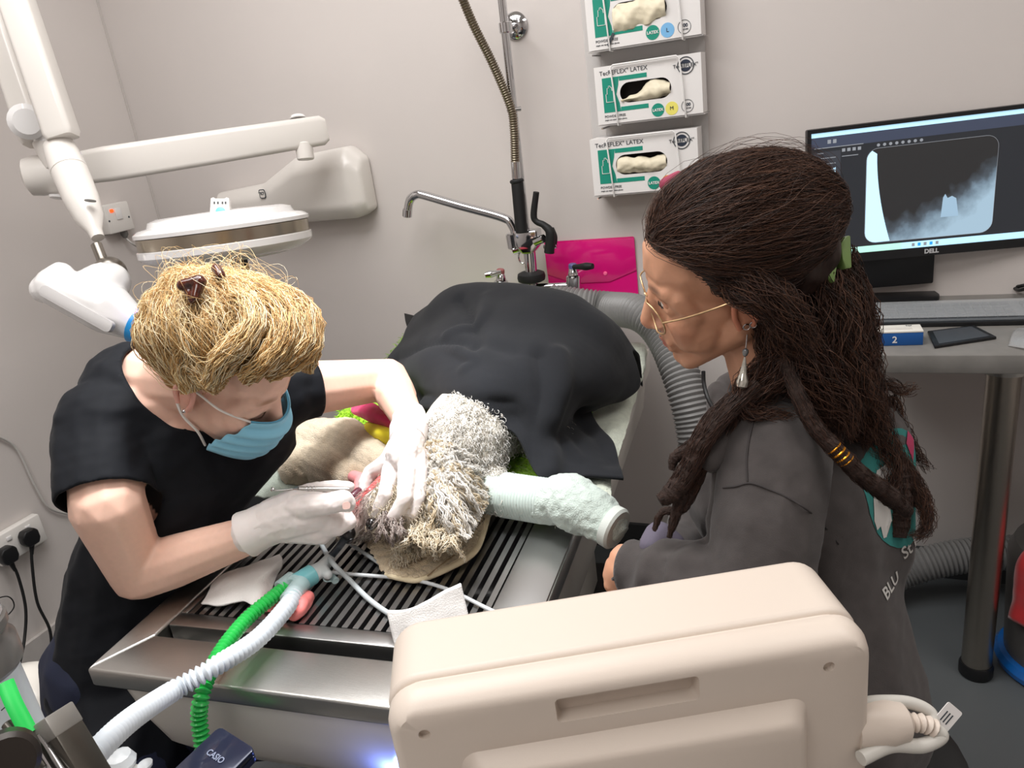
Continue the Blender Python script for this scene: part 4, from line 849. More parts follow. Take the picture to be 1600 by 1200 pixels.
# ================================================================ PEOPLE
def Rm(rows): return np.array(rows)
class Head:
    def __init__(s, c, R): s.c = np.array(c); s.R = Rm(R)
    def w(s, p): return s.c + np.asarray(p, float)@s.R.T
    def l(s, q): return (np.asarray(q, float)-s.c)@s.R
    def ell(s, c, r): return (s.w(c), np.diag(r)@s.R.T)
def head_caps(h, neck0, nr0, nr1, lids=False):
    c = []; a = lambda p, r, q, r2: c.append((h.w(p), r, h.w(q), r2))
    a((0, .04, -.08), .036, (0, .076, -.099), .0185)
    for s in (-1, 1):
        a((s*.046, .0, -.05), .024, (s*.014, .072, -.1), .017); a((s*.038, .06, -.022), .026, (s*.03, .062, -.055), .022)
        a((s*.006, .098, -.037), .006, (s*.0125, .097, -.034), .0078); a((s*.046, .06, .02), .016, (s*.05, .05, -.01), .014)
        a((s*.012, .079, .03), .0145, (s*.042, .07, .03), .013)
        a((s*.016, .081, .007), .0085, (s*.043, .074, .006), .0085)
    a((0, .082, .02), .011, (0, .108, -.026), .0115); a((0, .108, -.026), .0115, (0, .106, -.031), .0115)
    a((0, .07, -.05), .03, (0, .072, -.07), .027)
    a((-.02, .09, -.0615), .006, (.02, .09, -.0615), .006); a((0, .098, -.061), .0055, (0, .098, -.0625), .0055); a((-.017, .09, -.0735), .0065, (.017, .09, -.0735), .0065); a((0, .096, -.074), .006, (0, .095, -.075), .006)
    a((0, -.02, -.05), nr0, None if False else h.l(neck0), nr1)
    if lids:
        for s in (-1, 1): a((s*.022, .0765, .007), .0115, (s*.038, .0735, .007), .0115)
    e = [h.ell((s*.034, .043, -.04), (.028, .035, .045)) for s in (-1, 1)]
    e += [h.ell((0, -.012, .045), (.074, .097, .079)), h.ell((0, .028, -.02), (.06, .066, .085)), h.ell((0, .03, .05), (.066, .062, .06))]
    for s in (-1, 1): e += [h.ell((s*.077, -.012, -.004), (.007, .016, .03)), h.ell((s*.075, -.004, -.026), (.006, .01, .012))]
    return c, e
def lathe_eye(h, s, parent, col):
    fr = Fr(h.w((s*.03, .073, .008)), h.R[:, 0], h.R[:, 2]*1.0); f2 = Fr(fr.o, fr.x, fr.y)   # z of the frame = x cross up = backwards
    R_ = .0122; e = link('eyeball', None or mesh_sphere(h.w((s*.03, .0725, .008)), R_), mat('eye_white', (225, 218, 210), .2, coat=.5, vary=.02), parent, smooth=True)
    ic = h.w((s*.03, .0725, .008)) + h.R[:, 1]*(R_*.93); lathe('iris', axis_frame(ic, ic+h.R[:, 1]), [(.0052, 0), (.004, .0012), (0, .0016)], mat(col[0], col[1], .15, coat=.8, vary=.1), e, seg=16)
def mesh_sphere(c, r):
    b = bmesh.new(); bmesh.ops.create_uvsphere(b, u_segments=20, v_segments=14, radius=r); me = bpy.data.meshes.new('sphere')
    for v in b.verts: v.co += Vector(c)
    b.to_mesh(me); b.free(); return me
def face_tint(me, h, base, lips, flush, brow=None):
    p = h.l(co_of(me)); col = np.tile(np.array(lin(base)[:3]), (len(p), 1))
    def mixin(w_, c): 
        nonlocal col
        col = col*(1-w_[:, None]) + np.array(lin(c)[:3])*w_[:, None]
    near = np.linalg.norm(p, axis=1) < .17
    for s in (-1, 1):
        d = np.linalg.norm((p-[s*.045, .07, -.03])/[.03, .03, .025], axis=1); mixin(np.clip(1-d, 0, 1)*.7*near, flush)
        d = np.linalg.norm((p-[s*.078, -.01, -.005]), axis=1); mixin(np.clip(1-d/.035, 0, 1)*.8*near, flush)
        if brow is not None:
            d = np.linalg.norm((p-[s*.03, .083, .034])/[.02, .02, .005], axis=1); mixin(np.clip(1.5-d*1.2, 0, 1)*.75*near, brow)
    d = np.linalg.norm((p-[0, .112, -.03])/[.018, .02, .018], axis=1); mixin(np.clip(1-d, 0, 1)*.8*near, flush)
    d = np.linalg.norm((p-[0, .098, -.0675])/[.024, .02, .0125], axis=1); mixin(np.clip(1.5-1.5*d, 0, 1)*.85*near, lips)
    set_attr(me, 'tint', col)
def scalp_strands(name, h, ell, mask, knot, n, N, lift, wave, wl, r0, cols, parent, m, knot_spread=.25, end=1.0, seed=1, endlift=0.0, jit=.0, tol=.0):
    """strands that leave the scalp and sweep round the head to a knot direction (all in head coordinates)"""
    r = np.random.default_rng(seed); ec, er = np.array(ell[0]), np.array(ell[1])
    D = []
    while len(D) < n:
        v = r.normal(size=(n*4, 3)); v /= np.linalg.norm(v, axis=1)[:, None]; q = ec+v*er; v = v[mask(q)]; D += list(v)
    D = np.array(D[:n]); K = unit(knot) + knot_spread*r.normal(size=(n, 3)); K /= np.linalg.norm(K, axis=1)[:, None]
    om = np.arccos(np.clip((D*K).sum(1), -.999, .999)); s = np.linspace(0, end, N)
    L = lift*(.35+.9*r.random(n)); ph = r.uniform(0, 6.28, (n, 3)); out = np.zeros((n, N, 3)); wa = wave*(.4+r.random(n))
    for i, t in enumerate(s):
        d = (np.sin((1-t)*om)/np.sin(om))[:, None]*D + (np.sin(t*om)/np.sin(om))[:, None]*K
        rad = 1 + (L*np.sin(math.pi*min(t/end, 1)**.8))[:, None]/.09 + endlift*t
        q = ec + d*er*rad
        side = np.cross(d, K); side /= np.linalg.norm(side, axis=1)[:, None]+1e-9
        a = (t*om*.09/wl*6.28)
        q = q + side*(wa*min(1, 3*t)*np.sin(a+ph[:, 0]))[:, None] + d*(wa*.7*min(1, 3*t)*np.cos(a*1.13+ph[:, 1]))[:, None]
        out[:, i] = q
    out += fnoise(out.reshape(-1, 3), 28, seed).reshape(n, N, 1)*jit*(out-ec)/.1
    q = (out+np.array([0, 0, tol])); ok = mask(q.reshape(-1, 3)).reshape(n, N).all(1) if tol else np.ones(n, bool); out = out[ok]; n = len(out)
    cc = np.array([lin(c)[:3] for c in cols]); w_ = r.random((n, 1)); k = r.integers(0, len(cc)-1, n); C_ = cc[k]*(1-w_)+cc[k+1]*w_
    me = strands_mesh(name, h.w(out.reshape(-1, 3)).reshape(n, N, 3), r0, r0*.5, C_); o = link(name, me, m, parent, smooth=True); o['kind'] = 'stuff'; return o
def lock(paths, rads, n, N, wave, wl, r0, cols, seed=1, fray=.0, clump=.6):
    """n strands that follow a guide inside a tapering bundle; returns (paths, cols)"""
    r = np.random.default_rng(seed); g = resample(catmull(paths, 80), N); L = arclen(g)[-1]; T, A, B_ = frames(g)
    rr = np.interp(np.linspace(0, 1, N), np.linspace(0, 1, len(rads)), rads)
    a = r.uniform(0, 6.28, n); q = np.sqrt(r.random(n)); s = np.linspace(0, 1, N)
    tw = r.normal(0, .6, n); ph = r.uniform(0, 6.28, (n, 2)); wa = wave*(.4+r.random(n)); out = np.zeros((n, N, 3))
    stop = 1-.25*r.random(n)*fray
    for i, t in enumerate(s):
        u = np.clip(t*stop, 0, 1)*(N-1); i0 = np.minimum(u.astype(int), N-2); f = (u-i0)[:, None]
        gp_ = g[i0]*(1-f)+g[i0+1]*f; An = A[i0]; Bn_ = B_[i0]; R_ = rr[i0]*(1-f[:, 0])+rr[i0+1]*f[:, 0]
        aa = a+tw*t*2
        out[:, i] = gp_ + An*(R_*q*np.cos(aa) + wa*np.sin(t*L/wl*6.28+ph[:, 0]))[:, None] + Bn_*(R_*q*np.sin(aa) + wa*np.cos(t*L/wl*6.28+ph[:, 1]))[:, None]
    cc = np.array([lin(c)[:3] for c in cols]); w_ = r.random((n, 1)); k = r.integers(0, len(cc)-1, n)
    return out, cc[k]*(1-w_)+cc[k+1]*w_
def hair_mat(name, rough=.45):
    if name in MATS: return MATS[name]
    m = mat(name, (120, 90, 60), rough, attr='tint', spec=.35); return m
M_hair = hair_mat('hair')
def translucent(m, fac):
    nt = m.node_tree; b = nt.nodes['Principled BSDF']; out = [n for n in nt.nodes if n.type == 'OUTPUT_MATERIAL'][0]
    t = nt.nodes.new('ShaderNodeBsdfTranslucent'); a = [n for n in nt.nodes if n.type == 'ATTRIBUTE'][0]; nt.links.new(a.outputs['Color'], t.inputs['Color'])
    mx = nt.nodes.new('ShaderNodeMixShader'); mx.inputs[0].default_value = fac; nt.links.new(b.outputs[0], mx.inputs[1]); nt.links.new(t.outputs[0], mx.inputs[2]); nt.links.new(mx.outputs[0], out.inputs['Surface']); return m
M_blond = translucent(hair_mat('blonde_hair', .4), .35)
def skin(name, rough=.5): return mat(name, (220, 180, 160), rough, attr='tint', sss=.12, sssr=(.006,), vary=.03, vscale=120, bump=.05, bscale=900, bdist=.0006)
M_skin = skin('skin')
def wrinkle(me, amp, scale, seed, stretch=(1, 1, 1)):
    v = co_of(me); n = no_of(me); set_co(me, v + n*(amp*fnoise(v*np.array(stretch), scale, seed))[:, None])
def shell(o, th):
    s = o.modifiers.new('thickness', 'SOLIDIFY'); s.thickness = th; s.offset = -1; return o

# ---------------------------------------------------------------- the vet (left, blonde, blue mask)
HV = Head((-.867, .869, 1.066), [[0.0567, 0.7160, 0.6958], [-0.9865, 0.1473, -0.0712], [-0.1534, -0.6824, 0.7147]])
vet = thing('person', 'blonde person in a black scrub top and blue mask leaning over the dog', 'person', 'people at the table', loc=(-1.2, .75, 0))
Nk = P(212, 592, 1.27); SR = P(160, 665, 1.21); SL = P(438, 612, 1.37)
ER = PZ(216, 896, .775); WR = PZ(402, 832, .825); EL = PZ(606, 592, .925); WL = PZ(640, 660, .89)
HR = P(478, 803, 1.205); HL = PZ(636, 720, .868)
hip = P(198, 1088, 1.39); waist = P(212, 930, 1.36); chest = P(285, 745, 1.32)
caps, ells = head_caps(HV, Nk, .05, .056, True)
caps += [(Nk, .056, (SR+SL)/2-np.array([0, 0, .03]), .08), (SR, .062, SL, .062), (SR*.7+SL*.3-[0, 0, .06], .09, chest, .105), (SR*.3+SL*.7-[0, 0, .06], .085, chest, .105), (chest, .11, waist, .105), (waist, .105, hip, .125)]
upR = P(168, 790, 1.15)
caps += [(SR, .056, upR, .054), (upR, .054, ER, .043), (ER, .043, ER*.7+WR*.3, .043), (ER*.7+WR*.3, .043, WR, .029), (WR, .029, P(450, 805, 1.2), .026)]
caps += [(SL, .056, SL*.4+EL*.6, .047), (SL*.4+EL*.6, .047, EL, .041), (EL, .041, EL*.6+WL*.4, .04), (EL*.6+WL*.4, .038, WL, .028), (WL, .027, PZ(634, 715, .868), .026)]
knR = np.array([-.93, .47, .40]); knL = np.array([-.78, .86, .42])
if True:
    fR = np.array([-.97, .47, .05]); fL_ = np.array([-.86, .9, .05])
    caps += [(hip, .11, knR, .06), (hip, .11, knL, .06), (knR, .055, fR+[0, 0, .04], .035), (knL, .055, fL_+[0, 0, .04], .035), (fR, .036, fR+[.1, -.12, -.012], .03), (fL_, .036, fL_+[.16, -.03, -.012], .03)]
me = blob('body', caps, ells, voxel=.0034, smooth=5)
face_tint(me, HV, (230, 188, 168), (204, 126, 118), (222, 156, 138), (150, 105, 70))
v = co_of(me); dt_, _ = seg_dist(v, chest, waist); dt2, _ = seg_dist(v, SR, SL); da, _ = seg_dist(v, SR, upR); db_, _ = seg_dist(v, upR, ER); dl, _ = seg_dist(v, SL, EL); dn_, _ = seg_dist(v, Nk, HV.c)
tor = ((dt_ < .15) | (v[:, 2] < waist[2])) & (np.minimum(da, db_) > .060) & (np.minimum(da, db_)*0+seg_dist(v, ER, WR)[0] > .05) & (dl > .06) & (dn_ > .09) & (seg_dist(v, WR, HR)[0] > .05)
ca_ = me.color_attributes['tint']; cc_ = np.empty(len(v)*4, np.float32); ca_.data.foreach_get('color', cc_); cc_ = cc_.reshape(-1, 4); cc_[tor, :3] = lin((22, 24, 29))[:3]; ca_.data.foreach_set('color', cc_.ravel())
bodyV = link('body', me, M_skin, vet, smooth=True)
for s in (-1, 1):
    tube('eyelashes', [HV.w((s*.016, .0865, .0)), HV.w((s*.03, .088, -.003)), HV.w((s*.046, .0805, -.001))], .0011, mat('lash_dark', (70, 45, 35), .6, vary=.05), vet, n=10, seg=6)
# scrub top
M_scrub = mat('black_scrubs', (17, 19, 24), .75, vary=.08, vscale=60, sheen=.02, spec=.2, bump=.15, bscale=900, bdist=.0005)
hemR = P(160, 778, 1.155); hemL = P(478, 600, 1.4)
tc_ = [(SR, .07, P(165, 795, 1.152), .074), (SL, .066, P(512, 597, 1.42), .058), (SR, .073, SL, .073), (Nk-[0, 0, .05], .075, (SR+SL)/2-np.array([0, 0, .04]), .09), (SR*.7+SL*.3-[0, 0, .06], .103, chest, .118), (SR*.3+SL*.7-[0, 0, .06], .098, chest, .118), (chest, .123, waist, .119), (waist, .119, hip, .138), (hip, .136, hip-[0.0, 0, .18], .132), (hip, .136, hip*.45+knR*.55, .1), (Nk, .066, Nk+(SR-Nk)*.3, .07), (Nk, .066, Nk+(SL-Nk)*.3, .07)]
me = blob('scrub_top', tc_, (), voxel=.005, smooth=8)
v = co_of(me); ds, ts = seg_dist(v, SR, P(165, 795, 1.152)); n = no_of(me); 
set_co(me, v + n*(.0035*fnoise(v*np.array([1, 1, 2.2]), 14, 2) + .0018*fnoise(v, 40, 9))[:, None])
armR = unit(P(170, 800, 1.15)-SR); armL = unit(P(492, 600, 1.41)-SL); vt = P(318, 712, 1.17); nf = P(262, 600, 1.2)
def cutV(c):
    d, t = seg_dist(c, SR, hemR+armR*.1); k = ((c-hemR)@armR > 0) & (d < .081)
    d, t = seg_dist(c, SL, P(510, 596, 1.42)); k |= ((c-P(488, 600, 1.40))@armL > 0) & (d < .075)
    d, t = seg_dist(c, nf, vt); k |= d < (.05*(1-t)+.006*t)
    d, t = seg_dist(c, Nk+(HV.c-Nk)*.25, HV.c-[0, 0, .05]); k |= d < .062
    k |= c[:, 2] < hip[2]-.19
    return k
carve(me, cutV, 25); sc_top = shell(link('scrub_top', me, M_scrub, vet, smooth=True), .003)
# trousers
M_tr = mat('navy_trousers', (24, 30, 52), .8, vary=.1, vscale=40, bump=.1, bscale=600)
me = blob('trousers', [(hip, .124, knR, .07), (hip, .124, knL, .07), (knR, .066, fR+[0, 0, .06], .05), (knL, .066, fL_+[0, 0, .06], .05), (hip, .13, hip+[0, 0, .06], .125)], voxel=.007, smooth=6); wrinkle(me, .004, 16, 4); link('trousers', me, M_tr, vet, smooth=True)
for f_, d in ((fR, (.1, -.12, -.012)), (fL_, (.16, -.03, -.012))):
    me = blob('shoe', [(f_-[0, 0, .008], .042, f_+np.array(d)-[0, 0, .006], .038)], voxel=.005, smooth=4); v = co_of(me); v[:, 2] = np.maximum(v[:, 2], .001); set_co(me, v); link('shoe', me, M_black, vet, smooth=True)
st = thing('round_stool', 'black round stool under the blonde person', 'stool', loc=(hip[0], hip[1], 0)); sz = hip[2]-.155
lathe('seat', Fr((hip[0], hip[1], sz-.06), (1, 0, 0), (0, 1, 0)), [(.1, 0), (.115, .01), (.115, .045), (.1, .06)], M_black, st, seg=32); rod('column', (hip[0], hip[1], .04), (hip[0], hip[1], sz-.06), .025, M_chrome, st)
for i in range(5): a = i*1.2566+.3; rod('leg', (hip[0], hip[1], .06), (hip[0]+.12*math.cos(a), hip[1]+.12*math.sin(a), .03), .016, M_black, st)
# mask
M_mask = mat('surgical_mask_blue', (140, 202, 228), .85, vary=.03, vscale=50, bump=.3, bscale=700, bdist=.0005, sheen=.1)
rows = []
for (z, y, hw, yb) in ((-.007, .111, .048, .082), (-.026, .124, .06, .076), (-.045, .122, .069, .062), (-.07, .12, .071, .05), (-.092, .114, .064, .045), (-.112, .104, .05, .042)):
    rows.append([HV.w((hw*u, yb+(y-yb)*(1-abs(u)**2.1), z+.004*(abs(u)))) for u in (-1, -.75, -.45, -.15, .15, .45, .75, 1)])
def pleat(b):
    z = HV.l(b.reshape(-1, 3))[:, 2].reshape(b.shape[:2]); return .0028*np.sin(z*300)
mk = cloth('face_mask', rows, M_mask, vet, 50, 50, .002, pleat, up=-1)
tube('mask_edge', [HV.w((.048*u*1.01, .082+.0295*(1-abs(u)**2.1), -.0065+.004*abs(u))) for u in np.linspace(-1, 1, 15)], .0016, mat('mask_edge_blue', (96, 172, 208), .8, vary=.03), mk, n=40, seg=6)
M_loop = mat('ear_loop', (236, 232, 228), .8, vary=.02)
for s in (1, -1):
    tube('ear_loop', [HV.w((s*.048, .082, -.004)), HV.w((s*.070, .04, .004)), HV.w((s*.081, .0, .018)), HV.w((s*.083, -.02, .008))], .0018, M_loop, mk, n=24, seg=6)
    tube('ear_loop', [HV.w((s*.05, .037, -.106)), HV.w((s*.066, .022, -.07)), HV.w((s*.078, -.004, -.045)), HV.w((s*.083, -.02, -.02))], .0022, M_loop, mk, n=24, seg=6)
# ear detail
tube('ear_rim', [HV.w((.079, -.002, -.03)), HV.w((.083, .002, -.005)), HV.w((.084, -.004, .02)), HV.w((.085, -.02, .026)), HV.w((.086, -.028, .005)), HV.w((.083, -.018, -.02))], .0036, mat('ear_skin', (226, 168, 152), .5, sss=.1, sssr=(.005,), vary=.03), vet, n=30, seg=8)
lathe('earring', axis_frame(HV.w((.082, -.004, -.03)), HV.w((.086, -.004, -.03))), [(.003, 0), (.002, .002), (0, .003)], M_chrome, vet, seg=10)
# hair
kn_l = HV.l(P(300, 448, 1.16))
def vmask(q): 
    x, y, z = q.T; f = np.where(y > .035, .076+.4*(y-.035), np.where(y > -.01, .0+(y+.01)*1.69, np.where(y > -.03, .0, -.055)))
    return z > f + .006*np.sin(x*140)
me = blob('hair_cap', [], [HV.ell((0, -.014, .048), (.082, .104, .088)), HV.ell((0, -.05, .0), (.07, .07, .065))], voxel=.004, smooth=6)
carve(me, lambda c: ~vmask(HV.l(c)) , 20); v = co_of(me); n = no_of(me); set_co(me, v+n*(.004*fnoise(v, 45, 12))[:, None])
set_attr(me, 'tint', np.tile(np.array(lin((196, 150, 92))[:3]), (len(me.vertices), 1))*(1+.25*fnoise(v, 90, 3))[:, None])
hairV = link('hair', me, M_blond, vet, smooth=True)
BL = [(172, 124, 70), (226, 188, 128), (247, 226, 178), (255, 246, 222)]
EV = ((0, -.014, .048), (.083, .105, .089))
scalp_strands('hair_strands', HV, EV, vmask, kn_l, 4200, 14, .024, .0035, .05, .00055, BL, hairV, M_blond, .30, .93, 1, jit=.006, tol=.016)
scalp_strands('hair_curls', HV, EV, lambda q: vmask(q) & (q[:, 1] > -.02) & (q[:, 1] < .07) & (q[:, 2] > .05), kn_l, 1500, 18, .034, .009, .035, .0005, BL, hairV, M_blond, .45, .75, 2, jit=.01, tol=.02)
scalp_strands('stray_hairs', HV, EV, lambda q: vmask(q) & (q[:, 2] > .07) & (q[:, 1] < .06), kn_l, 200, 14, .05, .012, .06, .0003, BL[1:], hairV, M_blond, .6, .6, 3, endlift=.12, tol=.02)
# big waves: sub-bundles over the top and at the front
P_all, C_all = [], []
wv = [([(415, 585, 1.09), (455, 560, 1.09), (478, 530, 1.10), (470, 490, 1.12), (430, 460, 1.14), (380, 440, 1.16)], [.012, .022, .026, .024, .018, .01]),
      ([(380, 590, 1.08), (420, 560, 1.07), (445, 520, 1.08), (430, 480, 1.10), (380, 455, 1.13), (320, 445, 1.15)], [.012, .02, .024, .022, .018, .01]),
      ([(330, 600, 1.08), (350, 560, 1.06), (390, 520, 1.06), (390, 480, 1.08), (350, 460, 1.11), (305, 450, 1.14)], [.012, .02, .02, .02, .016, .01]),
      ([(300, 612, 1.10), (290, 570, 1.09), (310, 520, 1.08), (325, 485, 1.09), (310, 460, 1.12)], [.012, .02, .02, .018, .01]),
      ([(345, 605, 1.085), (310, 575, 1.09), (275, 540, 1.12), (250, 510, 1.15), (250, 490, 1.17)], [.014, .02, .02, .018, .012]),
      ([(262, 565, 1.14), (246, 530, 1.16), (255, 495, 1.17), (280, 465, 1.16), (300, 450, 1.16)], [.014, .02, .022, .018, .01]),
      ([(476, 580, 1.13), (486, 545, 1.14), (476, 505, 1.15), (440, 465, 1.17), (390, 440, 1.18), (345, 430, 1.18)], [.01, .018, .02, .02, .016, .01])]
for i, (g, r_) in enumerate(wv):
    a, c = lock([P(*q) for q in g], r_, 420, 18, .0035, .045, .0005, BL, 30+i); P_all.append(a); C_all.append(c)
me = strands_mesh('hair_waves', np.vstack(P_all), .0006, .0003, np.vstack(C_all)); o = link('hair_waves', me, M_blond, hairV, smooth=True); o['kind'] = 'stuff'
M_tort = mat('tortoiseshell', (64, 26, 14), .15, coat=.6, vary=.6, vscale=90)
hc_ = P(302, 444, 1.13); clip = link('hair_clip', blob('hair_clip', [(P(286, 446, 1.06), .009, P(312, 440, 1.06), .010), (P(312, 440, 1.06), .009, P(306, 464, 1.055), .007), (P(294, 452, 1.06), .007, P(300, 470, 1.055), .005), (P(338, 420, 1.10), .008, P(344, 430, 1.09), .008)], voxel=.002, smooth=3), M_tort, vet, smooth=True)
tube('hair_band', [P(252, 494, 1.14), P(246, 486, 1.14), P(253, 480, 1.14), P(259, 490, 1.14), P(264, 472, 1.14)], .003, mat('band_brown', (92, 60, 40), .5, vary=.1), vet, n=24, seg=8)
# gloves
M_glv = mat('white_latex', (230, 221, 217), .42, vary=.025, vscale=60, bump=.25, bscale=110, sss=.08, sssr=(.004,), bdist=.0015)
def glove(caps, ells=(), seed=1, amp=.0008):
    me = blob('glove', caps, ells, voxel=.0019, smooth=4); v = co_of(me); n = no_of(me); set_co(me, v+n*(amp*fnoise(v, 120, seed))[:, None]); return link('glove', me, M_glv, vet, smooth=True)
def chain(pts, rs): return [(pts[i], rs[i], pts[i+1], rs[i+1]) for i in range(len(pts)-1)]
# left hand, back of the hand up, fingers over the muzzle
z = lambda x, y, h: PZ(x, y, h)
lc_ = chain([z(640, 652, .893), z(637, 690, .884), z(630, 712, .878)], [.0315, .031, .03])
lc_ += [(z(637, 680, .882), .028, z(612, 733, .862), .015), (z(637, 680, .882), .029, z(636, 736, .868), .0145), (z(642, 685, .878), .028, z(655, 738, .858), .0135), (z(645, 690, .872), .026, z(668, 738, .846), .0125)]
lc_ += chain([z(612, 733, .862), z(603, 772, .84), z(594, 790, .822), z(590, 803, .808)], [0.0160, 0.0133, 0.0122, 0.0107])
lc_ += chain([z(636, 736, .868), z(632, 778, .842), z(622, 800, .822), z(611, 813, .806)], [0.0160, 0.0133, 0.0122, 0.0107])
lc_ += chain([z(655, 738, .858), z(653, 778, .832), z(645, 802, .812), z(637, 812, .80)], [0.0149, 0.0127, 0.0115, 0.0102])
lc_ += chain([z(668, 738, .846), z(669, 768, .826), z(665, 782, .812), z(660, 792, .80)], [0.0138, 0.0113, 0.0104, 0.0096])
lc_ += [(z(630, 690, .875), .024, z(604, 724, .852), .016)] + chain([z(604, 724, .852), z(580, 738, .838), z(571, 755, .824), z(567, 772, .81)], [0.0175, 0.0141, 0.0127, 0.0102])
glL = glove(lc_, seed=3)
lathe('glove_cuff', axis_frame(z(637, 690, .884), z(642, 646, .897)), [(.031, 0), (.0335, .03), (.0345, .04), (.034, .043)], M_glv, glL, seg=28)
# right hand, holding the instrument
hx0, hx1 = P(405, 828, 1.197), P(470, 800, 1.2)
rc = chain([P(392, 833, 1.195), P(425, 815, 1.195), P(465, 802, 1.195), P(495, 800, 1.195)], [.0325, .036, .04, .034])
rc += [(P(465, 800, 1.2), .034, P(515, 815, 1.2), .026), (P(440, 815, 1.2), .034, P(500, 828, 1.205), .024)]
rc += [(P(465, 795, 1.175), .022, P(492, 789, 1.165), .0185)] + chain([P(492, 789, 1.165), P(515, 787, 1.163), P(535, 782, 1.168), P(544, 787, 1.172)], [.0185, .0165, .0175, .013])      # thumb
rc += chain([P(470, 778, 1.215), P(498, 764, 1.225), P(525, 760, 1.225), P(546, 761, 1.222)], [.02, .0125, .011, .009])   # index, along the handle
rc += chain([P(500, 800, 1.22), P(535, 800, 1.225), P(545, 815, 1.21), P(528, 826, 1.195)], [.022, .0135, .013, .012])     # middle, curled in
rc += chain([P(498, 808, 1.22), P(528, 812, 1.22), P(531, 824, 1.205), P(512, 828, 1.192)], [.022, .0135, .0125, .0115])
rc += chain([P(488, 820, 1.215), P(510, 827, 1.212), P(508, 835, 1.2), P(492, 836, 1.19)], [.02, .0125, .0115, .0105])
glR = glove(rc, seed=5)
prism('thumb_nail', Fr(P(541, 790, 1.154), P(545, 783, 1.16)-P(530, 785, 1.154), UP), rrect(-.006, .006, -.0055, .0055, .004), 0, .0007, mat('nail_under_latex', (236, 200, 190), .4, vary=.03), glR)
cu = [P(385, 836, 1.195), P(402, 827, 1.195)]
lathe('glove_cuff', axis_frame(P(418, 818, 1.195), P(383, 836, 1.195)), [(.034, 0), (.0345, .02), (.0375, .036), (.037, .039)], M_glv, glR, seg=28)
# the instrument
ins = thing('dental_probe', 'thin steel dental hand instrument held in the right glove', 'dental tool', loc=P(500, 766, 1.2))
rod('handle', P(467, 764, 1.19), P(546, 765, 1.20), .0042, M_steel, ins); rod('neck', P(467, 764, 1.19), P(458, 764, 1.19), .0042, M_steel, ins, r1=.002)
tube('shank', [P(459, 764, 1.19), P(440, 766, 1.188), P(430, 766, 1.187), P(426, 762, 1.187), P(424, 767, 1.187)], .0014, M_steel, ins, n=24, seg=8)
lathe('mirror_tip', axis_frame(P(427, 766, 1.185), P(424, 761, 1.187)), [(.003, 0), (.0034, .002), (0, .003)], M_chrome, ins, seg=12)
for k in (.15, .22, .29): 
    q = P(467, 764, 1.19)*(1-k)+P(546, 765, 1.2)*k; lathe('grip_ring', axis_frame(q, q+unit(P(546, 765, 1.2)-P(467, 764, 1.19))*.002), [(.0048, 0), (.0048, .0016)], M_chrome, ins, seg=14)

# ---------------------------------------------------------------- the woman on the right
HW = Head((-.130, 1.003, 1.154), [[-0.3020, -0.9410, -0.1529], [0.9020, -0.2301, -0.3654], [0.3086, -0.2483, 0.9182]])
wom = thing('person', 'person with long dark hair, glasses and gray hoodie watching from the right', 'person', 'people at the table', loc=(.03, .97, 0))
NkW = P(1215, 640, 1.08); SN = P(1205, 712, 1.0); SF = P(1150, 690, 1.28); chW = P(1240, 800, 1.12); waW = P(1272, 960, 1.12); hipW = P(1285, 1068, 1.13)
EN = P(1190, 930, .965); WN = PZ(985, 892, .765); HN = PZ(968, 890, .765); EF = P(1090, 850, 1.22); WF = PZ(1000, 905, .74)
caps, ells = head_caps(HW, NkW, .046, .054)
caps += [(NkW, .054, (SN+SF)/2, .07), (SN, .055, SF, .055), (SN*.7+SF*.3-[0, 0, .06], .085, chW, .1), (SN*.3+SF*.7-[0, 0, .06], .085, chW, .1), (chW, .1, waW, .1), (waW, .1, hipW, .12),
         (SN, .05, EN, .04), (EN, .04, WN, .028), (SF, .05, EF, .04), (EF, .04, WF, .028)]
kW1 = np.array([-.26, .78, .44]); kW2 = np.array([-.24, 1.02, .44]); fW1 = np.array([-.25, .74, .05]); fW2 = np.array([-.22, 1.06, .05])
caps += [(hipW, .1, kW1, .058), (hipW, .1, kW2, .058), (kW1, .055, fW1+[0, 0, .05], .035), (kW2, .055, fW2+[0, 0, .05], .035), (fW1, .034, fW1+[-.13, 0, -.015], .028), (fW2, .034, fW2+[-.13, 0, -.015], .028)]
# hand: palm, knuckles, curled fingers and thumb
hd = unit(HN-WN); 
pal = PZ(975, 893, .765)
caps += [(WN, .027, pal, .03)]
me0 = caps
def fing(b, pts, rs): return chain([PZ(*q) for q in pts], rs)
caps += fing(0, [(980, 872, .785), (966, 873, .787), (957, 884, .778), (964, 893, .768)], [.016, .0115, .0105, .009])
caps += fing(0, [(978, 884, .775), (960, 887, .775), (952, 899, .764), (962, 905, .756)], [.016, .0115, .0105, .009])
caps += fing(0, [(978, 896, .765), (960, 902, .763), (953, 914, .752), (964, 918, .746)], [.016, .011, .010, .009])
caps += fing(0, [(980, 908, .755), (963, 916, .75), (959, 926, .742), (970, 928, .738)], [.015, .010, .009, .008])
caps += fing(0, [(985, 872, .78), (972, 862, .792), (962, 868, .79)], [.016, .012, .0095])
me = blob('body', caps, ells, voxel=.0032, smooth=6)
face_tint(me, HW, (208, 154, 124), (186, 106, 100), (206, 136, 108), (70, 46, 36))
bodyW = link('body', me, M_skin, wom, smooth=True)
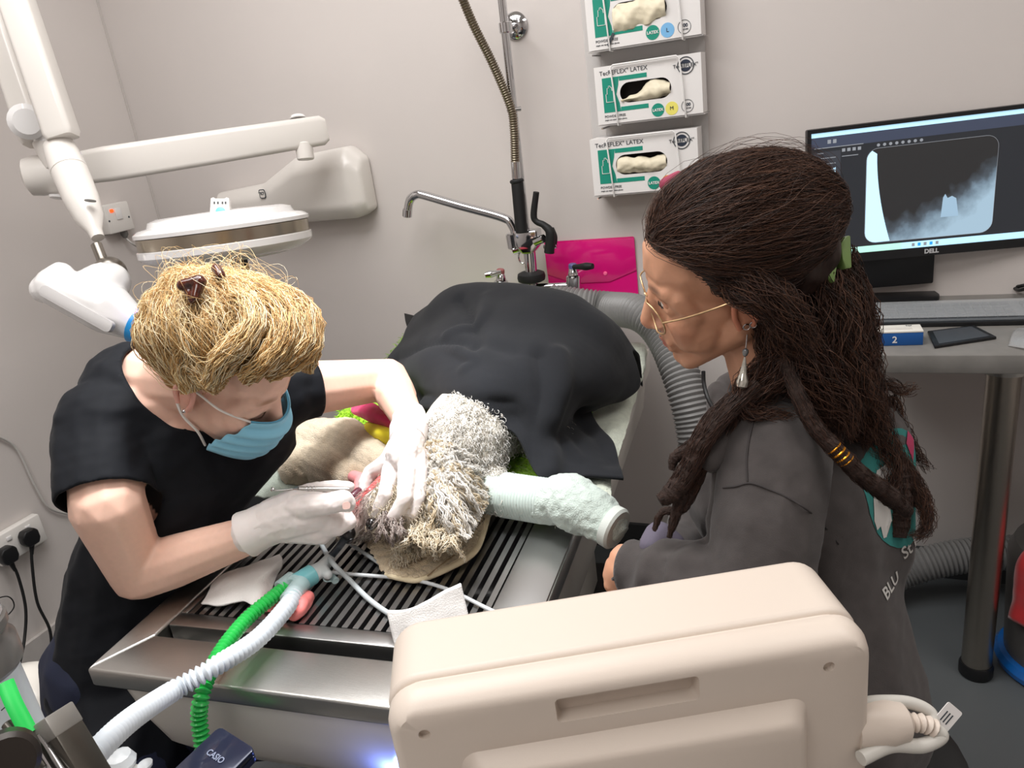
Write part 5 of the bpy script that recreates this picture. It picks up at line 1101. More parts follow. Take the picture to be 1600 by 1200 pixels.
for s in (-1, 1):
    lathe_eye(HW, s, wom, ('iris_brown', (60, 36, 22)))
    tube('eyelashes', [HW.w((s*.018, .0848, .0108)), HW.w((s*.03, .0862, .0105)), HW.w((s*.043, .0795, .008))], .0009, mat('lash_black', (26, 18, 16), .6, vary=.05), wom, n=12, seg=6)
    link('eyelid', blob('eyelid', [(HW.w((s*.017, .0785, .0145)), .007, HW.w((s*.042, .0735, .0135)), .0075)], voxel=.002, smooth=4), mat('lid_skin', (190, 134, 106), .5, vary=.04), wom, smooth=True)
# hoodie
M_hood = mat('gray_hoodie', (72, 67, 66), .9, vary=.14, vscale=45, sheen=.15, bump=.35, bscale=700, bdist=.0008)
cufN = PZ(988, 892, .765)
hcaps = [(SN, .078, SN*.5+EN*.5, .078), (SN*.5+EN*.5, .078, EN, .066), (EN, .066, EN*.5+WN*.5, .06), (EN*.5+WN*.5, .06, cufN+(EN-WN)*.06, .044), (cufN+(EN-WN)*.06, .046, cufN-(EN-WN)*.10, .04),
         (SF, .072, EF, .058), (EF, .058, WF, .042), (SN, .075, SF, .075), (NkW-[0, 0, .03], .075, (SN+SF)/2, .09),
         (SN*.7+SF*.3-[0, 0, .06], .11, chW, .125), (SN*.3+SF*.7-[0, 0, .06], .105, chW, .12), (chW, .128, waW, .125), (waW, .125, hipW, .142), (hipW, .142, hipW-[0, 0, .03], .15),
         (P(1330, 690, 1.1), .08, P(1330, 850, 1.11), .085), (P(1325, 850, 1.11), .08, P(1310, 1000, 1.12), .08)]
me = blob('hoodie', hcaps, (), voxel=.005, smooth=9); v = co_of(me); n = no_of(me)
dS, tS = seg_dist(v, SN, EN); dF, tF = seg_dist(v, EN, WN)
f1 = np.sin((v@unit(EN-SN))*70 + 9*v[:, 0] + 2.5*fnoise(v, 12, 3))*np.exp(-((tS-.95)/.2)**2)*(dS < .12)
f2 = np.sin((v@unit(WN-EN))*95 + 2.5*fnoise(v, 14, 5))*(dF < .09)*np.clip(tF*1.5, 0, 1)
gs, tg = seg_dist(v, P(1105, 720, 1.0), P(1110, 900, .99))
set_co(me, v + n*(.005*f1 + .0035*f2 + .006*fnoise(v*np.array([1, 1, .6]), 11, 6) + .0012*fnoise(v, 60, 8) - .012*np.exp(-(gs/.012)**2))[:, None])
wd = unit(WN-EN)
def cutW(c):
    k = ((c-cufN)@wd > .006) & (np.linalg.norm(c-cufN, axis=1) < .075)
    d, t = seg_dist(c, NkW+[0, 0, .0], HW.c-[0, 0, .06]); k |= (d < .064)
    k |= c[:, 2] < hipW[2]-.13
    return k
carve(me, cutW, 20); hoodie = shell(link('hoodie', me, M_hood, wom, smooth=True), .004)
bvh = BVHTree.FromPolygons([Vector(q) for q in co_of(hoodie.data)], [tuple(p.vertices) for p in hoodie.data.polygons])
def stick(me, d, off=.0012):
    miss = set()
    for v_ in me.vertices:
        o_ = v_.co - Vector(d)*.25; hit = bvh.ray_cast(o_, Vector(d), .6)
        if hit[0] is not None: v_.co = hit[0] - Vector(d)*off
        else: miss.add(v_.index)
    if miss:
        bm = bmesh.new(); bm.from_mesh(me); bm.verts.ensure_lookup_table(); bmesh.ops.delete(bm, geom=[bm.verts[i] for i in miss], context='VERTS'); bm.to_mesh(me); bm.free()
    me.update(); return me
M_seam = mat('hoodie_seam', (60, 56, 56), .9, vary=.1)
def seam(pix, r=.0013, m=M_seam):
    pts = []
    for (x, y) in pix:
        d = ray(x, y); h_ = bvh.ray_cast(Vector((0, 0, CAM_H)), Vector(d), 3)
        if h_[0] is not None: pts.append(np.array(h_[0]) + np.array(h_[1])*.0008)
    if len(pts) > 2: tube('seam', pts, r, m, hoodie, n=50, seg=6)
seam([(1130, 762), (1150, 760), (1172, 755), (1200, 764), (1235, 780), (1265, 800), (1290, 825), (1310, 850)])
seam([(1168, 752), (1167, 720), (1170, 690), (1177, 660), (1185, 640)])
# back print
bo = P(1352, 778, 1.02); bd = unit(.62*FW + .38*np.array([-.8, .6, -.1])); bxx = unit(np.cross(np.array([0, 0, 1.]), bd)); bxx = -bxx if bxx@RT < 0 else bxx
bfr = Fr(bo, bxx, np.array([0, 0, 1.]))
def back_decal(name, pts, m, off):
    bm = bmesh.new(); vs = [bm.verts.new(bfr.at(p[0], p[1], 0)) for p in pts]; f_ = bm.faces.new(vs)
    bmesh.ops.triangulate(bm, faces=[f_]); bmesh.ops.subdivide_edges(bm, edges=list(bm.edges), cuts=4, use_grid_fill=True); me = bpy.data.meshes.new(name); bm.to_mesh(me); bm.free()
    return link(name, stick(me, bd, off), m, hoodie, smooth=True)
M_ptl = mat('print_teal_cloth', (52, 128, 124), .8, vary=.08, vscale=60); M_pw = mat('print_white_cloth', (200, 198, 194), .8, vary=.05); M_ppk = mat('print_pink_cloth', (176, 60, 96), .8, vary=.05)
back_decal('print_circle', [(.055+.062*math.cos(a), .0+.085*math.sin(a)) for a in np.linspace(0, 2*math.pi, 30, endpoint=False)], M_ptl, .0012)
back_decal('print_animal', [(.0, -.03), (.012, .012), (.02, .035), (.034, .04), (.045, .03), (.033, .022), (.03, -.005), (.032, -.04), (.022, -.045), (.02, -.06), (.014, -.06), (.012, -.042), (.004, -.045)], M_pw, .0024)
back_decal('print_heart', [(.075, .06), (.085, .075), (.095, .06), (.085, .03)], M_ppk, .0024)
for body_, a, b, sz_ in (('St E', .062, -.088, .026), ('BLU', .014, -.128, .024)):
    me = text_mesh(body_, sz_, extrude=.0, align='CENTER', bold=.0004); me.transform(Fr(bfr.at(a, b, 0), bfr.x + bfr.y*.3, bfr.y).M()); link('print_lettering', stick(me, bd, .002), M_pw, hoodie)
# hood lying round the neck and zip collar
me = blob('hood', [(P(1110, 716, .985), .016, P(1150, 660, 1.0), .03), (P(1150, 660, 1.0), .032, P(1215, 625, 1.02), .042), (P(1215, 625, 1.02), .045, P(1290, 640, 1.08), .055), (P(1290, 640, 1.08), .055, P(1320, 680, 1.14), .05), (P(1122, 612, 1.2), .02, P(1135, 690, 1.12), .028), (P(1135, 690, 1.12), .028, P(1112, 716, 1.0), .018), (P(1135, 605, 1.22), .022, P(1200, 600, 1.22), .04)], voxel=.005, smooth=8); wrinkle(me, .004, 20, 7); link('hood', me, M_hood, hoodie, smooth=True)
tube('zip', [P(1099, 580, 1.17), P(1100, 600, 1.165), P(1106, 622, 1.15), P(1118, 645, 1.12)], .003, M_black, hoodie, n=20, seg=6)
me = blob('inner_top', [(P(1018, 852, 1.05), .018, P(1030, 838, 1.06), .022), (P(1030, 838, 1.06), .022, P(1050, 852, 1.06), .02)], voxel=.004, smooth=5); link('inner_top', me, mat('lilac_cloth', (108, 102, 118), .85, vary=.06), wom, smooth=True)
M_leg = mat('black_leggings', (32, 32, 34), .85, vary=.1)
me = blob('trousers', [(hipW, .125, kW1, .068), (hipW, .125, kW2, .068), (kW1, .064, fW1+[0, 0, .06], .045), (kW2, .064, fW2+[0, 0, .06], .045)], voxel=.007, smooth=5); link('trousers', me, M_leg, wom, smooth=True)
for f_ in (fW1, fW2):
    me = blob('shoe', [(f_-[0, 0, .006], .04, f_+np.array([-.14, 0, -.012]), .034)], voxel=.005, smooth=4); v = co_of(me); v[:, 2] = np.maximum(v[:, 2], .001); set_co(me, v); link('shoe', me, M_black, wom, smooth=True)
st = thing('round_stool', 'black round stool under the dark-haired person', 'stool', loc=(hipW[0], hipW[1], 0)); sz = hipW[2]-.095
lathe('seat', Fr((hipW[0]+.01, hipW[1]-.03, sz-.06), (1, 0, 0), (0, 1, 0)), [(.15, 0), (.185, .01), (.185, .05), (.165, .06)], mat('stool_vinyl', (34, 35, 36), .5, vary=.06), st, seg=36); rod('column', (hipW[0]+.01, hipW[1]-.03, .04), (hipW[0]+.01, hipW[1]-.03, sz-.06), .025, M_chrome, st)
for i in range(5): a = i*1.2566+.9; rod('leg', (hipW[0]+.01, hipW[1], .06), (hipW[0]+.01+.24*math.cos(a), hipW[1]+.24*math.sin(a), .03), .016, M_black, st)
# glasses
M_gold = mat('gold_frame', (214, 180, 136), .3, .8, vary=.15, vscale=200)
gls = link('glasses', tube('g', [HW.w((-.003, .098, .012)), HW.w((0, .1, .015)), HW.w((.003, .098, .012))], .0013, M_gold, None, n=8, seg=6).data, M_gold, wom); bpy.data.objects.remove(bpy.data.objects['g'])
for s in (-1, 1):
    c0 = np.array([s*.034, .1, -.002]); ring = []
    for a in np.linspace(0, 2*math.pi, 33): ring.append(HW.w(c0+np.array([.027*math.cos(a), -.012*abs(math.cos(a)) if math.cos(a)*s > 0 else .0, .024*math.sin(a)])))
    tube('rim', ring, .0012, M_gold, gls, straight=True, seg=8)
    tube('temple', [HW.w((s*.062, .088, .004)), HW.w((s*.07, .06, .006)), HW.w((s*.079, .02, .012)), HW.w((s*.081, -.01, .016))], .0013, M_gold, gls, n=20, seg=6)
    bm = bmesh.new(); bm.faces.new([bm.verts.new(q) for q in ring[:-1]]); bm_link('lens', bm, mat('lens_glass', (235, 238, 240), .05, alpha=.08, spec=.5), gls)
# ear, earring, nose ring
tube('ear_rim', [HW.w((-.079, .002, -.03)), HW.w((-.083, .004, -.005)), HW.w((-.084, -.004, .02)), HW.w((-.085, -.02, .024)), HW.w((-.086, -.028, .002)), HW.w((-.082, -.014, -.028))], .0038, mat('ear_skin_tan', (206, 134, 106), .5, sss=.1, sssr=(.005,), vary=.03), wom, n=30, seg=8)
for dx in (0, .008): tube('ear_ring', [HW.w((-.084, -.006-dx, -.026)) + HW.R[:, 1]*.004*math.cos(a) + HW.R[:, 2]*.004*math.sin(a) for a in np.linspace(0, 6.2, 12)], .0009, M_chrome, wom, n=24, seg=6)
e0_ = HW.w((-.086, -.004, -.036)); dn = unit(UP*-1+RT*-.1); M_glass = mat('earring_crystal', (200, 196, 186), .08, .5, vary=.2, vscale=300)
ea = rod('earring', e0_, e0_+dn*.018, .0008, M_chrome, wom, seg=8); lathe('earring_bead', axis_frame(e0_+dn*.016, e0_+dn*.03), [(.0, 0), (.0035, .003), (.004, .006), (.0025, .01), (0, .012)], mat('bead_gray', (120, 122, 124), .15, .4, vary=.1), ea, seg=12)
lathe('earring_drop', axis_frame(e0_+dn*.028, e0_+dn*.06), [(.0012, 0), (.002, .004), (.0045, .02), (.0075, .03), (.0065, .037), (0, .04)], M_glass, ea, seg=10)
tube('nose_ring', [HW.w((-.021, .1, -.036)) + HW.R[:, 1]*.0035*math.cos(a) + HW.R[:, 2]*.0035*math.sin(a) for a in np.linspace(0, 5.6, 12)], .0008, M_chrome, wom, n=24, seg=6)
lathe('lip_stud', axis_frame(HW.w((-.012, .099, -.05)), HW.w((-.013, .103, -.05))), [(.0016, 0), (.0012, .001), (0, .0016)], M_chrome, wom, seg=8)
# hair
knW = HW.l(P(1300, 395, 1.0))
def wmask(q):
    x, y, z = q.T; f = np.where(y > .045, .080+.3*(y-.045), np.where(y > .0, .0+(y-.0)*1.78, np.where(y > -.03, -.005, -.075)))
    return z > f
EW = ((0, -.03, .055), (.086, .118, .088))
me = blob('hair_cap', [(P(1275, 425, 1.03), .045, P(1300, 520, 1.06), .045), (P(1250, 500, 1.01), .05, P(1290, 560, 1.03), .05), (P(1300, 520, 1.06), .045, P(1320, 610, 1.07), .04), (P(1290, 540, 1.03), .045, P(1300, 620, 1.05), .04), (P(1325, 610, 1.07), .042, P(1360, 680, 1.08), .025)], [HW.ell(*EW), HW.ell((0, -.07, .01), (.08, .075, .08))], voxel=.004, smooth=8)
carve(me, lambda c: (~wmask(HW.l(c))) & (HW.l(c)[:, 1] > -.035) & (np.linalg.norm(HW.l(c), axis=1) < .19), 20); v = co_of(me); n = no_of(me); set_co(me, v+n*(.005*fnoise(v, 32, 14) + .002*fnoise(v, 90, 15))[:, None])
set_attr(me, 'tint', np.tile(np.array(lin((44, 30, 25))[:3]), (len(me.vertices), 1)))
hairW = link('hair', me, M_hair, wom, smooth=True)
BR = [(34, 24, 20), (56, 38, 31), (76, 52, 42), (98, 68, 52)]
EW2 = ((0, -.03, .055), (.0875, .1195, .09))
scalp_strands('hair_strands', HW, EW2, lambda q: wmask(q) & (q[:, 2] > .0), knW, 7000, 14, .008, .0018, .07, .0004, BR, hairW, M_hair, .22, .95, 11, jit=.004, tol=.014)
scalp_strands('stray_hairs', HW, EW2, lambda q: wmask(q) & (q[:, 2] > .08), knW, 160, 14, .016, .006, .08, .0003, BR, hairW, M_hair, .25, .9, 12, endlift=.08, tol=.02)
P_all, C_all = [], []
hl = [([(1295, 400, 1.0), (1312, 450, 1.02), (1322, 520, 1.04), (1338, 600, 1.05), (1368, 680, 1.05)], [.03, .035, .035, .03, .012], 500),
      ([(1295, 420, 1.07), (1312, 470, 1.09), (1322, 560, 1.1), (1350, 650, 1.1), (1388, 730, 1.08)], [.03, .035, .03, .025, .012], 350),
      ([(1075, 388, .97), (1125, 405, .93), (1172, 440, .902), (1225, 490, .902), (1265, 550, .93)], [.012, .02, .022, .024, .02], 420),
      ([(1105, 415, .945), (1140, 448, .915), (1172, 468, .90), (1215, 485, .90), (1260, 510, .92)], [.006, .012, .012, .016, .016], 220),
      ([(1285, 410, .99), (1300, 470, 1.0), (1312, 560, 1.02), (1345, 640, 1.03), (1385, 720, 1.03), (1385, 790, 1.02)], [.03, .045, .045, .03, .02, .01], 500),
      ([(1305, 430, 1.04), (1325, 500, 1.05), (1340, 580, 1.05), (1368, 650, 1.05), (1412, 735, 1.04), (1450, 800, 1.03), (1440, 838, 1.02), (1418, 838, 1.02)], [.03, .04, .035, .025, .014, .012, .008, .004], 320),
      ([(1200, 480, .96), (1230, 540, .965), (1270, 590, .97), (1310, 640, .975), (1330, 690, .98)], [.02, .035, .04, .03, .015], 420),
      ([(1270, 430, .96), (1290, 500, .97), (1300, 570, .98), (1340, 640, 1.0), (1370, 700, 1.02)], [.03, .04, .04, .03, .015], 420),
      ([(1240, 520, .955), (1220, 580, .955), (1180, 615, .96), (1150, 640, .97), (1130, 680, .975)], [.02, .022, .015, .01, .007], 200),
      ([(1230, 540, .955), (1160, 600, .955), (1165, 640, .955), (1200, 650, .95), (1250, 648, .95)], [.012, .01, .007, .005, .003], 90),
      ([(1340, 590, 1.05), (1390, 600, 1.05), (1415, 610, 1.05), (1436, 600, 1.05)], [.012, .006, .004, .002], 40),
      ([(1390, 620, 1.06), (1415, 680, 1.06), (1432, 710, 1.06), (1456, 736, 1.06)], [.012, .006, .005, .002], 60)]
for i, (g, r_, nn) in enumerate(hl):
    a, c = lock([P(*q) for q in g], r_, int(nn*1.3), 22, .0065, .075, .0005, BR, 60+i, fray=1); P_all.append(a); C_all.append(c)
me = strands_mesh('hair_waves', np.vstack(P_all), .0006, .0003, np.vstack(C_all)); o = link('hair_waves', me, M_hair, hairW, smooth=True); o['kind'] = 'stuff'
# dreadlocks: matted cores with fuzz
M_dread = mat('matted_hair', (50, 35, 29), .85, vary=.35, vscale=160, bump=.8, bscale=220, bdist=.003)
dr = [([(1225, 560, .945), (1250, 625, .93), (1275, 670, .925), (1315, 712, .92), (1345, 742, .925), (1390, 775, .94), (1418, 800, .955)], [.008, .0085, .009, .0095, .0105, .0115, .008]),
      ([(1185, 600, .95), (1140, 640, .955), (1100, 690, .965), (1075, 735, .975), (1050, 770, .98), (1030, 782, .98)], [.009, .011, .011, .012, .013, .008]),
      ([(1160, 610, .96), (1110, 660, .97), (1080, 720, .985), (1060, 790, .995), (1045, 840, 1.0)], [.008, .011, .011, .008, .003]),
      ([(1130, 640, .98), (1090, 690, .99), (1055, 715, 1.0), (1050, 735, 1.0)], [.006, .008, .008, .003]),
      ([(1385, 690, 1.04), (1400, 740, 1.04), (1405, 790, 1.035), (1405, 840, 1.03)], [.016, .018, .015, .009]),
      ([(1110, 700, .985), (1070, 790, 1.0), (1035, 800, 1.01), (1022, 830, 1.01)], [.006, .007, .005, .002])]
D_all, D_c = [], []
for i, (g, r_) in enumerate(dr):
    p = catmull([P(*q) for q in g], 70); rr = np.interp(np.linspace(0, 1, 70), np.linspace(0, 1, len(r_)), r_)*(1+.06*np.sin(np.arange(70)*.9+i)+.05*np.sin(np.arange(70)*2.3))
    V, Q = tube_vq(p, rr, 14); d_ = link('dreadlock', mesh_vq('dreadlock', V, Q), M_dread, hairW, smooth=True)
    a, c = lock([P(*q) for q in g], [q_*1.08 for q_ in r_], 240, 24, .0014, .03, .0004, BR[:3], 160+i, fray=.3); D_all.append(a); D_c.append(c)
me = strands_mesh('dreadlock_fuzz', np.vstack(D_all), .0005, .0003, np.vstack(D_c)); o = link('dreadlock_fuzz', me, M_hair, hairW, smooth=True); o['kind'] = 'stuff'
M_bead = mat('bead_gold', (226, 150, 40), .25, .8, vary=.1)
gd = catmull([P(*q) for q in dr[0][0]], 70)
for k in (31, 33, 35, 37):
    pp = gd[k]; tt = unit(gd[k+1]-gd[k-1]); lathe('hair_bead', axis_frame(pp-tt*.0015, pp+tt*.002), [(.0094, 0), (.0104, .001), (.0104, .002), (.0094, .003)], M_bead, hairW, seg=16)
# claw clip
M_claw = mat('green_claw', (120, 150, 84), .3, alpha=.92, vary=.1, coat=.4)
cl_ = bmesh.new(); 
cfr = Fr(P(1306, 402, .945), RT*.9+FW*.3, UP)
for pts in ([(-.004, .012), (.004, .024), (.012, .026), (.014, -.014), (.004, -.016), (.0, -.004)], [(-.02, .002), (-.012, -.006), (-.008, -.012), (-.012, -.034), (-.022, -.026), (-.026, -.01)]):
    bm_prism(cl_, cfr, pts, -.012, .012)
bm_link('claw_clip', cl_, M_claw, wom, bevel=.002)
for k in range(5): q = P(1198+3*k, 309+5*k, .917+.001*k); lathe('hair_gem', axis_frame(q, q-FW*.002), [(.0015, 0), (.001, .001), (0, .0015)], M_chrome, hairW, seg=8)
tag(o, None)
sc = link('scrunchie', blob('scrunchie', [(P(1040, 288, 1.06), .01, P(1060, 280, 1.07), .012)], voxel=.003, smooth=3), mat('rose_cloth', (150, 60, 84), .8, vary=.15, vscale=60), wom, smooth=True)
# ================================================================ THE PATIENT and the textiles round it
def Z(x, y, z): return PZ(x, y, z)
dog = thing('dog', 'white curly-coated dog asleep on its side on the table, head between the gloved hands', 'dog', loc=TF.at(.4, .6, .02))
sk = Z(646, 792, .795); mz = Z(566, 800, .785); ns = Z(545, 826, .778)
caps = [(sk, .058, Z(612, 795, .795), .047), (Z(612, 795, .795), .045, mz, .032), (mz, .031, ns, .021), (Z(600, 812, .765), .03, Z(552, 832, .752), .017),
        (sk, .055, Z(690, 745, .80), .062), (Z(690, 745, .80), .064, Z(715, 705, .82), .085), (Z(715, 705, .82), .088, Z(770, 620, .835), .1), (Z(770, 620, .835), .1, Z(800, 560, .85), .12), (Z(800, 560, .85), .12, Z(810, 520, .86), .115),
        (Z(740, 745, .78), .05, Z(785, 775, .768), .028), (Z(785, 775, .768), .028, Z(860, 790, .768), .026), (Z(860, 790, .768), .026, Z(930, 806, .768), .024),
        (Z(860, 690, .775), .05, Z(800, 650, .80), .07),
        (Z(665, 832, .775), .024, Z(640, 855, .757), .02), (Z(640, 855, .757), .02, Z(628, 872, .745), .013)]
me = blob('body', caps, voxel=.005, smooth=6); v = co_of(me); col = np.tile(np.array(lin((226, 220, 208))[:3]), (len(v), 1))
def near(p, r): return np.clip(1.6-1.6*np.linalg.norm(v-p, axis=1)/r, 0, 1)[:, None]
for p_, r_, c_ in ((Z(556, 795, .80), .05, (170, 118, 116)), (Z(590, 815, .78), .045, (150, 132, 122)), (Z(640, 862, .755), .05, (216, 198, 170)), (Z(574, 772, .81), .035, (196, 88, 92))):
    w_ = near(p_, r_); col = col*(1-w_) + np.array(lin(c_)[:3])*w_
set_attr(me, 'tint', col); M_dog = mat('dog_skin', (226, 220, 208), .8, attr='tint', bump=.3, bscale=150, vary=.08)
dbody = link('body', me, M_dog, dog, smooth=True)
link('nose', blob('nose', [(Z(541, 824, .790), .0125, Z(545, 834, .782), .012), (Z(536, 828, .783), .010, Z(544, 841, .769), .010)], voxel=.0025, smooth=4), mat('nose_black', (24, 22, 24), .3, coat=.5, bump=.4, bscale=300), dog, smooth=True)
link('eye', mesh_sphere(Z(581, 818, .807), .0098), mat('eye_dark', (20, 14, 12), .1, coat=.8), dog, smooth=True)
M_gum = mat('gum_pink', (206, 92, 92), .25, coat=.6, vary=.25, vscale=120, bump=.2, bscale=120); M_lip = mat('lip_dark', (92, 40, 54), .3, coat=.5, vary=.3, vscale=120)
link('lip', blob('lip', [(Z(566, 786, .812), .008, Z(578, 768, .825), .008), (Z(578, 768, .825), .008, Z(596, 748, .832), .007), (Z(556, 792, .808), .007, Z(566, 786, .812), .008)], voxel=.002, smooth=3), M_gum, dog, smooth=True)
link('lip', blob('lip', [(Z(548, 782, .81), .009, Z(560, 768, .818), .008), (Z(560, 768, .818), .008, Z(552, 775, .816), .008)], voxel=.002, smooth=3), M_lip, dog, smooth=True)
link('tongue', blob('tongue', [(Z(553, 745, .81), .012, Z(565, 750, .815), .013), (Z(565, 750, .815), .013, Z(560, 765, .812), .01)], voxel=.0025, smooth=4), mat('tongue_pink', (222, 140, 140), .45, bump=.3, bscale=250, vary=.06), dog, smooth=True)
for i in range(5): q = Z(526+3.0*i, 838+3.4*i, .758); lathe('tooth', axis_frame(q, q+np.array([-.003, -.004, .006])), [(.002, 0), (.0016, .003), (0, .006)], mat('tooth_ivory', (225, 212, 186), .3, vary=.05), dog, seg=8)
# coat
M_fur = translucent(mat('dog_coat', (230, 226, 218), .7, attr='tint', spec=.2), .5)
def fur(name, n, mask, length, r0, curl, wl, N, flow, cols, seed, lift=.6):
    r = np.random.default_rng(seed); m_ = dbody.data; pc = np.empty(len(m_.polygons)*3, np.float32); m_.polygons.foreach_get('center', pc); pc = pc.reshape(-1, 3).astype(float)
    pn = np.empty(len(m_.polygons)*3, np.float32); m_.polygons.foreach_get('normal', pn); pn = pn.reshape(-1, 3).astype(float)
    ok = np.nonzero(mask(pc, pn))[0]
    if not len(ok): return
    i = r.choice(ok, n); p0 = pc[i]+r.normal(0, .002, (n, 3)); nn = pn[i]; fl = flow(p0); fl = fl - nn*(fl*nn).sum(1)[:, None]*.8 + r.normal(0, .25, (n, 3)); fl /= np.linalg.norm(fl, axis=1)[:, None]+1e-9
    L = length*(.6+.7*r.random(n)); s = np.linspace(0, 1, N); out = np.zeros((n, N, 3)); sd = np.cross(nn, fl); ph = r.uniform(0, 6.28, n); cu = curl*(.5+r.random(n))
    for k, t in enumerate(s):
        b = p0 + fl*(L*t)[:, None] + nn*(L*lift*(t-t*t*.9))[:, None]
        a = t*L/wl*6.28+ph
        out[:, k] = b + sd*(cu*t**.5*np.sin(a))[:, None] + nn*(cu*t**.5*np.cos(a)*.8)[:, None]
    zmin = .735; out[:, :, 2] = np.maximum(out[:, :, 2], zmin)
    cc = np.array([lin(c)[:3] for c in cols]); w_ = r.random((n, 1)); k = r.integers(0, len(cc)-1, n)
    o = link(name, strands_mesh(name, out, r0, r0*.4, cc[k]*(1-w_)+cc[k+1]*w_), M_fur, dog, smooth=True); o['kind'] = 'stuff'; return o
WHT = [(232, 227, 220), (244, 241, 236), (250, 249, 247)]; CRM = [(218, 202, 174), (236, 225, 204), (246, 240, 228)]; GRY = [(122, 110, 104), (194, 176, 168), (234, 226, 220)]
c_ch = Z(720, 690, .85); c_mz = Z(575, 808, .79); c_ear = Z(642, 862, .76)
down = lambda p: np.tile(np.array([-.25, -.75, -.45]), (len(p), 1))
fur('coat_neck', 4200, lambda c, n: (np.linalg.norm(c-c_ch, axis=1) < .17) & (c[:, 0] < Z(800, 700, .8)[0]+.05) & (n[:, 2] > -.3) & (np.linalg.norm(c-c_mz, axis=1) > .07) & (c[:, 0] > Z(640, 760, .82)[0]), .016, .0011, .0040, .012, 10, down, WHT, 1, lift=.25)
fur('coat_head', 2200, lambda c, n: (np.linalg.norm(c-sk, axis=1) < .075) & (n[:, 2] > -.35) & (c[:, 0] > Z(600, 790, .8)[0]), .02, .0009, .0035, .015, 9, lambda p: np.tile(np.array([.3, -.6, -.5]), (len(p), 1)), CRM, 2, lift=.4)
fur('coat_muzzle', 900, lambda c, n: (np.linalg.norm(c-c_mz, axis=1) < .06) & (c[:, 1] < mz[1]+.03) & (np.linalg.norm(c-Z(583, 818, .806), axis=1) > .017), .013, .0005, .002, .02, 7, lambda p: np.tile(np.array([-.2, -.7, -.5]), (len(p), 1)), GRY, 3)
fur('coat_ear', 900, lambda c, n: (np.linalg.norm(c-c_ear, axis=1) < .05) & (n[:, 2] > -.2), .018, .001, .003, .018, 9, lambda p: np.tile(np.array([.1, -.7, -.6]), (len(p), 1)), CRM, 4, lift=.3)
fur('coat_flank', 2200, lambda c, n: (c[:, 0] > Z(755, 700, .8)[0]) & (c[:, 1] < 1.32) & (n[:, 2] > -.2), .016, .0006, .003, .014, 7, down, [(150, 146, 134), (190, 186, 174), (214, 210, 200)], 5, lift=.4)
# long locks over the chest and shoulder
P_all, C_all = [], []; r = np.random.default_rng(77)
for i in range(210):
    u = r.random(); a0 = np.array([668+40*r.random(), 690+85*u]); dx, dy = 20+85*r.random(), 20+60*r.random()
    if u > .5: dx, dy = -10+95*r.random(), 40+45*r.random()
    e_ = a0+np.array([dx, dy]); e_[0] = min(e_[0], 762-.5*max(0, e_[1]-785)); e_[1] = min(e_[1], 842); z0 = .885-.05*u+.012*r.random(); z1 = .80-.03*r.random()
    mid = (a0+e_)/2+r.normal(0, 5, 2)
    a, c = lock([Z(*a0, z0), Z(*mid, (z0+z1)/2+.004), Z(*e_, z1)], [.003, .0050, .0016], 7, 16, .0036, .03, .0012, WHT if r.random() < .7 else CRM, 500+i); P_all.append(a); C_all.append(c)
me = strands_mesh('coat_locks', np.vstack(P_all), .0014, .0006, np.vstack(C_all), 5); o = link('coat_locks', me, M_fur, dog, smooth=True); o['kind'] = 'stuff'
P_all, C_all = [], []
for i in range(60):
    a0 = np.array([640+70*r.random(), 815+30*r.random()]); e_ = a0+np.array([-35+60*r.random(), 15+22*r.random()])
    a, c = lock([Z(*a0, .80), Z(*((a0+e_)/2), .80), Z(*e_, .757)], [.003, .004, .001], 6, 11, .003, .025, .001, CRM, 800+i); P_all.append(a); C_all.append(c)
for i in range(34):
    a0 = np.array([594+36*r.random(), 790+40*r.random()]); e_ = a0+np.array([-18+34*r.random(), 10+22*r.random()])
    a, c = lock([Z(*a0, .815), Z(*((a0+e_)/2), .815), Z(*e_, .79)], [.002, .003, .001], 12, 9, .0018, .02, .0004, GRY, 900+i); P_all.append(a[:, :9]); C_all.append(c)
lens = [a.shape[1] for a in P_all]; K11 = [i for i, n_ in enumerate(lens) if n_ == 11]; K9 = [i for i, n_ in enumerate(lens) if n_ == 9]
for nm, K in (('coat_cheek', K11), ('coat_whiskers', K9)):
    me = strands_mesh(nm, np.vstack([P_all[i] for i in K]), .001 if nm == 'coat_cheek' else .0006, .0004, np.vstack([C_all[i] for i in K])); o = link(nm, me, M_fur, dog, smooth=True); o['kind'] = 'stuff'
# sock on the foreleg
M_sock = mat('sock_terry', (188, 200, 192), .95, bump=.7, bscale=420, bdist=.003, vary=.08, vscale=90, sheen=.2)
so = thing('sock', 'pale gray-green terry sock with a ribbed ankle pulled over the dog foreleg', 'sock', loc=Z(860, 790, .74))
zf = .772
me = blob('sock_foot', [(Z(765, 772, zf), .036, Z(800, 776, zf), .035), (Z(800, 776, zf), .034, Z(850, 784, zf), .035), (Z(850, 784, zf), .037, Z(893, 780, .782), .045), (Z(893, 788, .78), .044, Z(925, 800, .775), .042), (Z(925, 800, .775), .041, Z(948, 818, .765), .034)], voxel=.0035, smooth=6)
wrinkle(me, .0022, 70, 3); wrinkle(me, .0012, 190, 5); link('sock_foot', me, M_sock, so, smooth=True)
ribbed('sock_cuff', [Z(786, 773, zf), Z(800, 775, zf), Z(825, 779, zf), Z(852, 783, zf)], .0392, .0052, .0024, mat('sock_rib', (196, 208, 202), .9, bump=.2, bscale=500, vary=.05), so, seg=36)
hd_ = unit(Z(951, 820, .766)-Z(910, 797, .778)); he = Z(953, 821, .766)+hd_*.010
lathe('sock_hem', axis_frame(he-hd_*.014, he), [(.026, 0), (.034, .003), (.0345, .016), (.031, .02), (0, .021)], mat('sock_hem', (206, 212, 206), .9, vary=.04, bump=.2, bscale=500), so, seg=32)
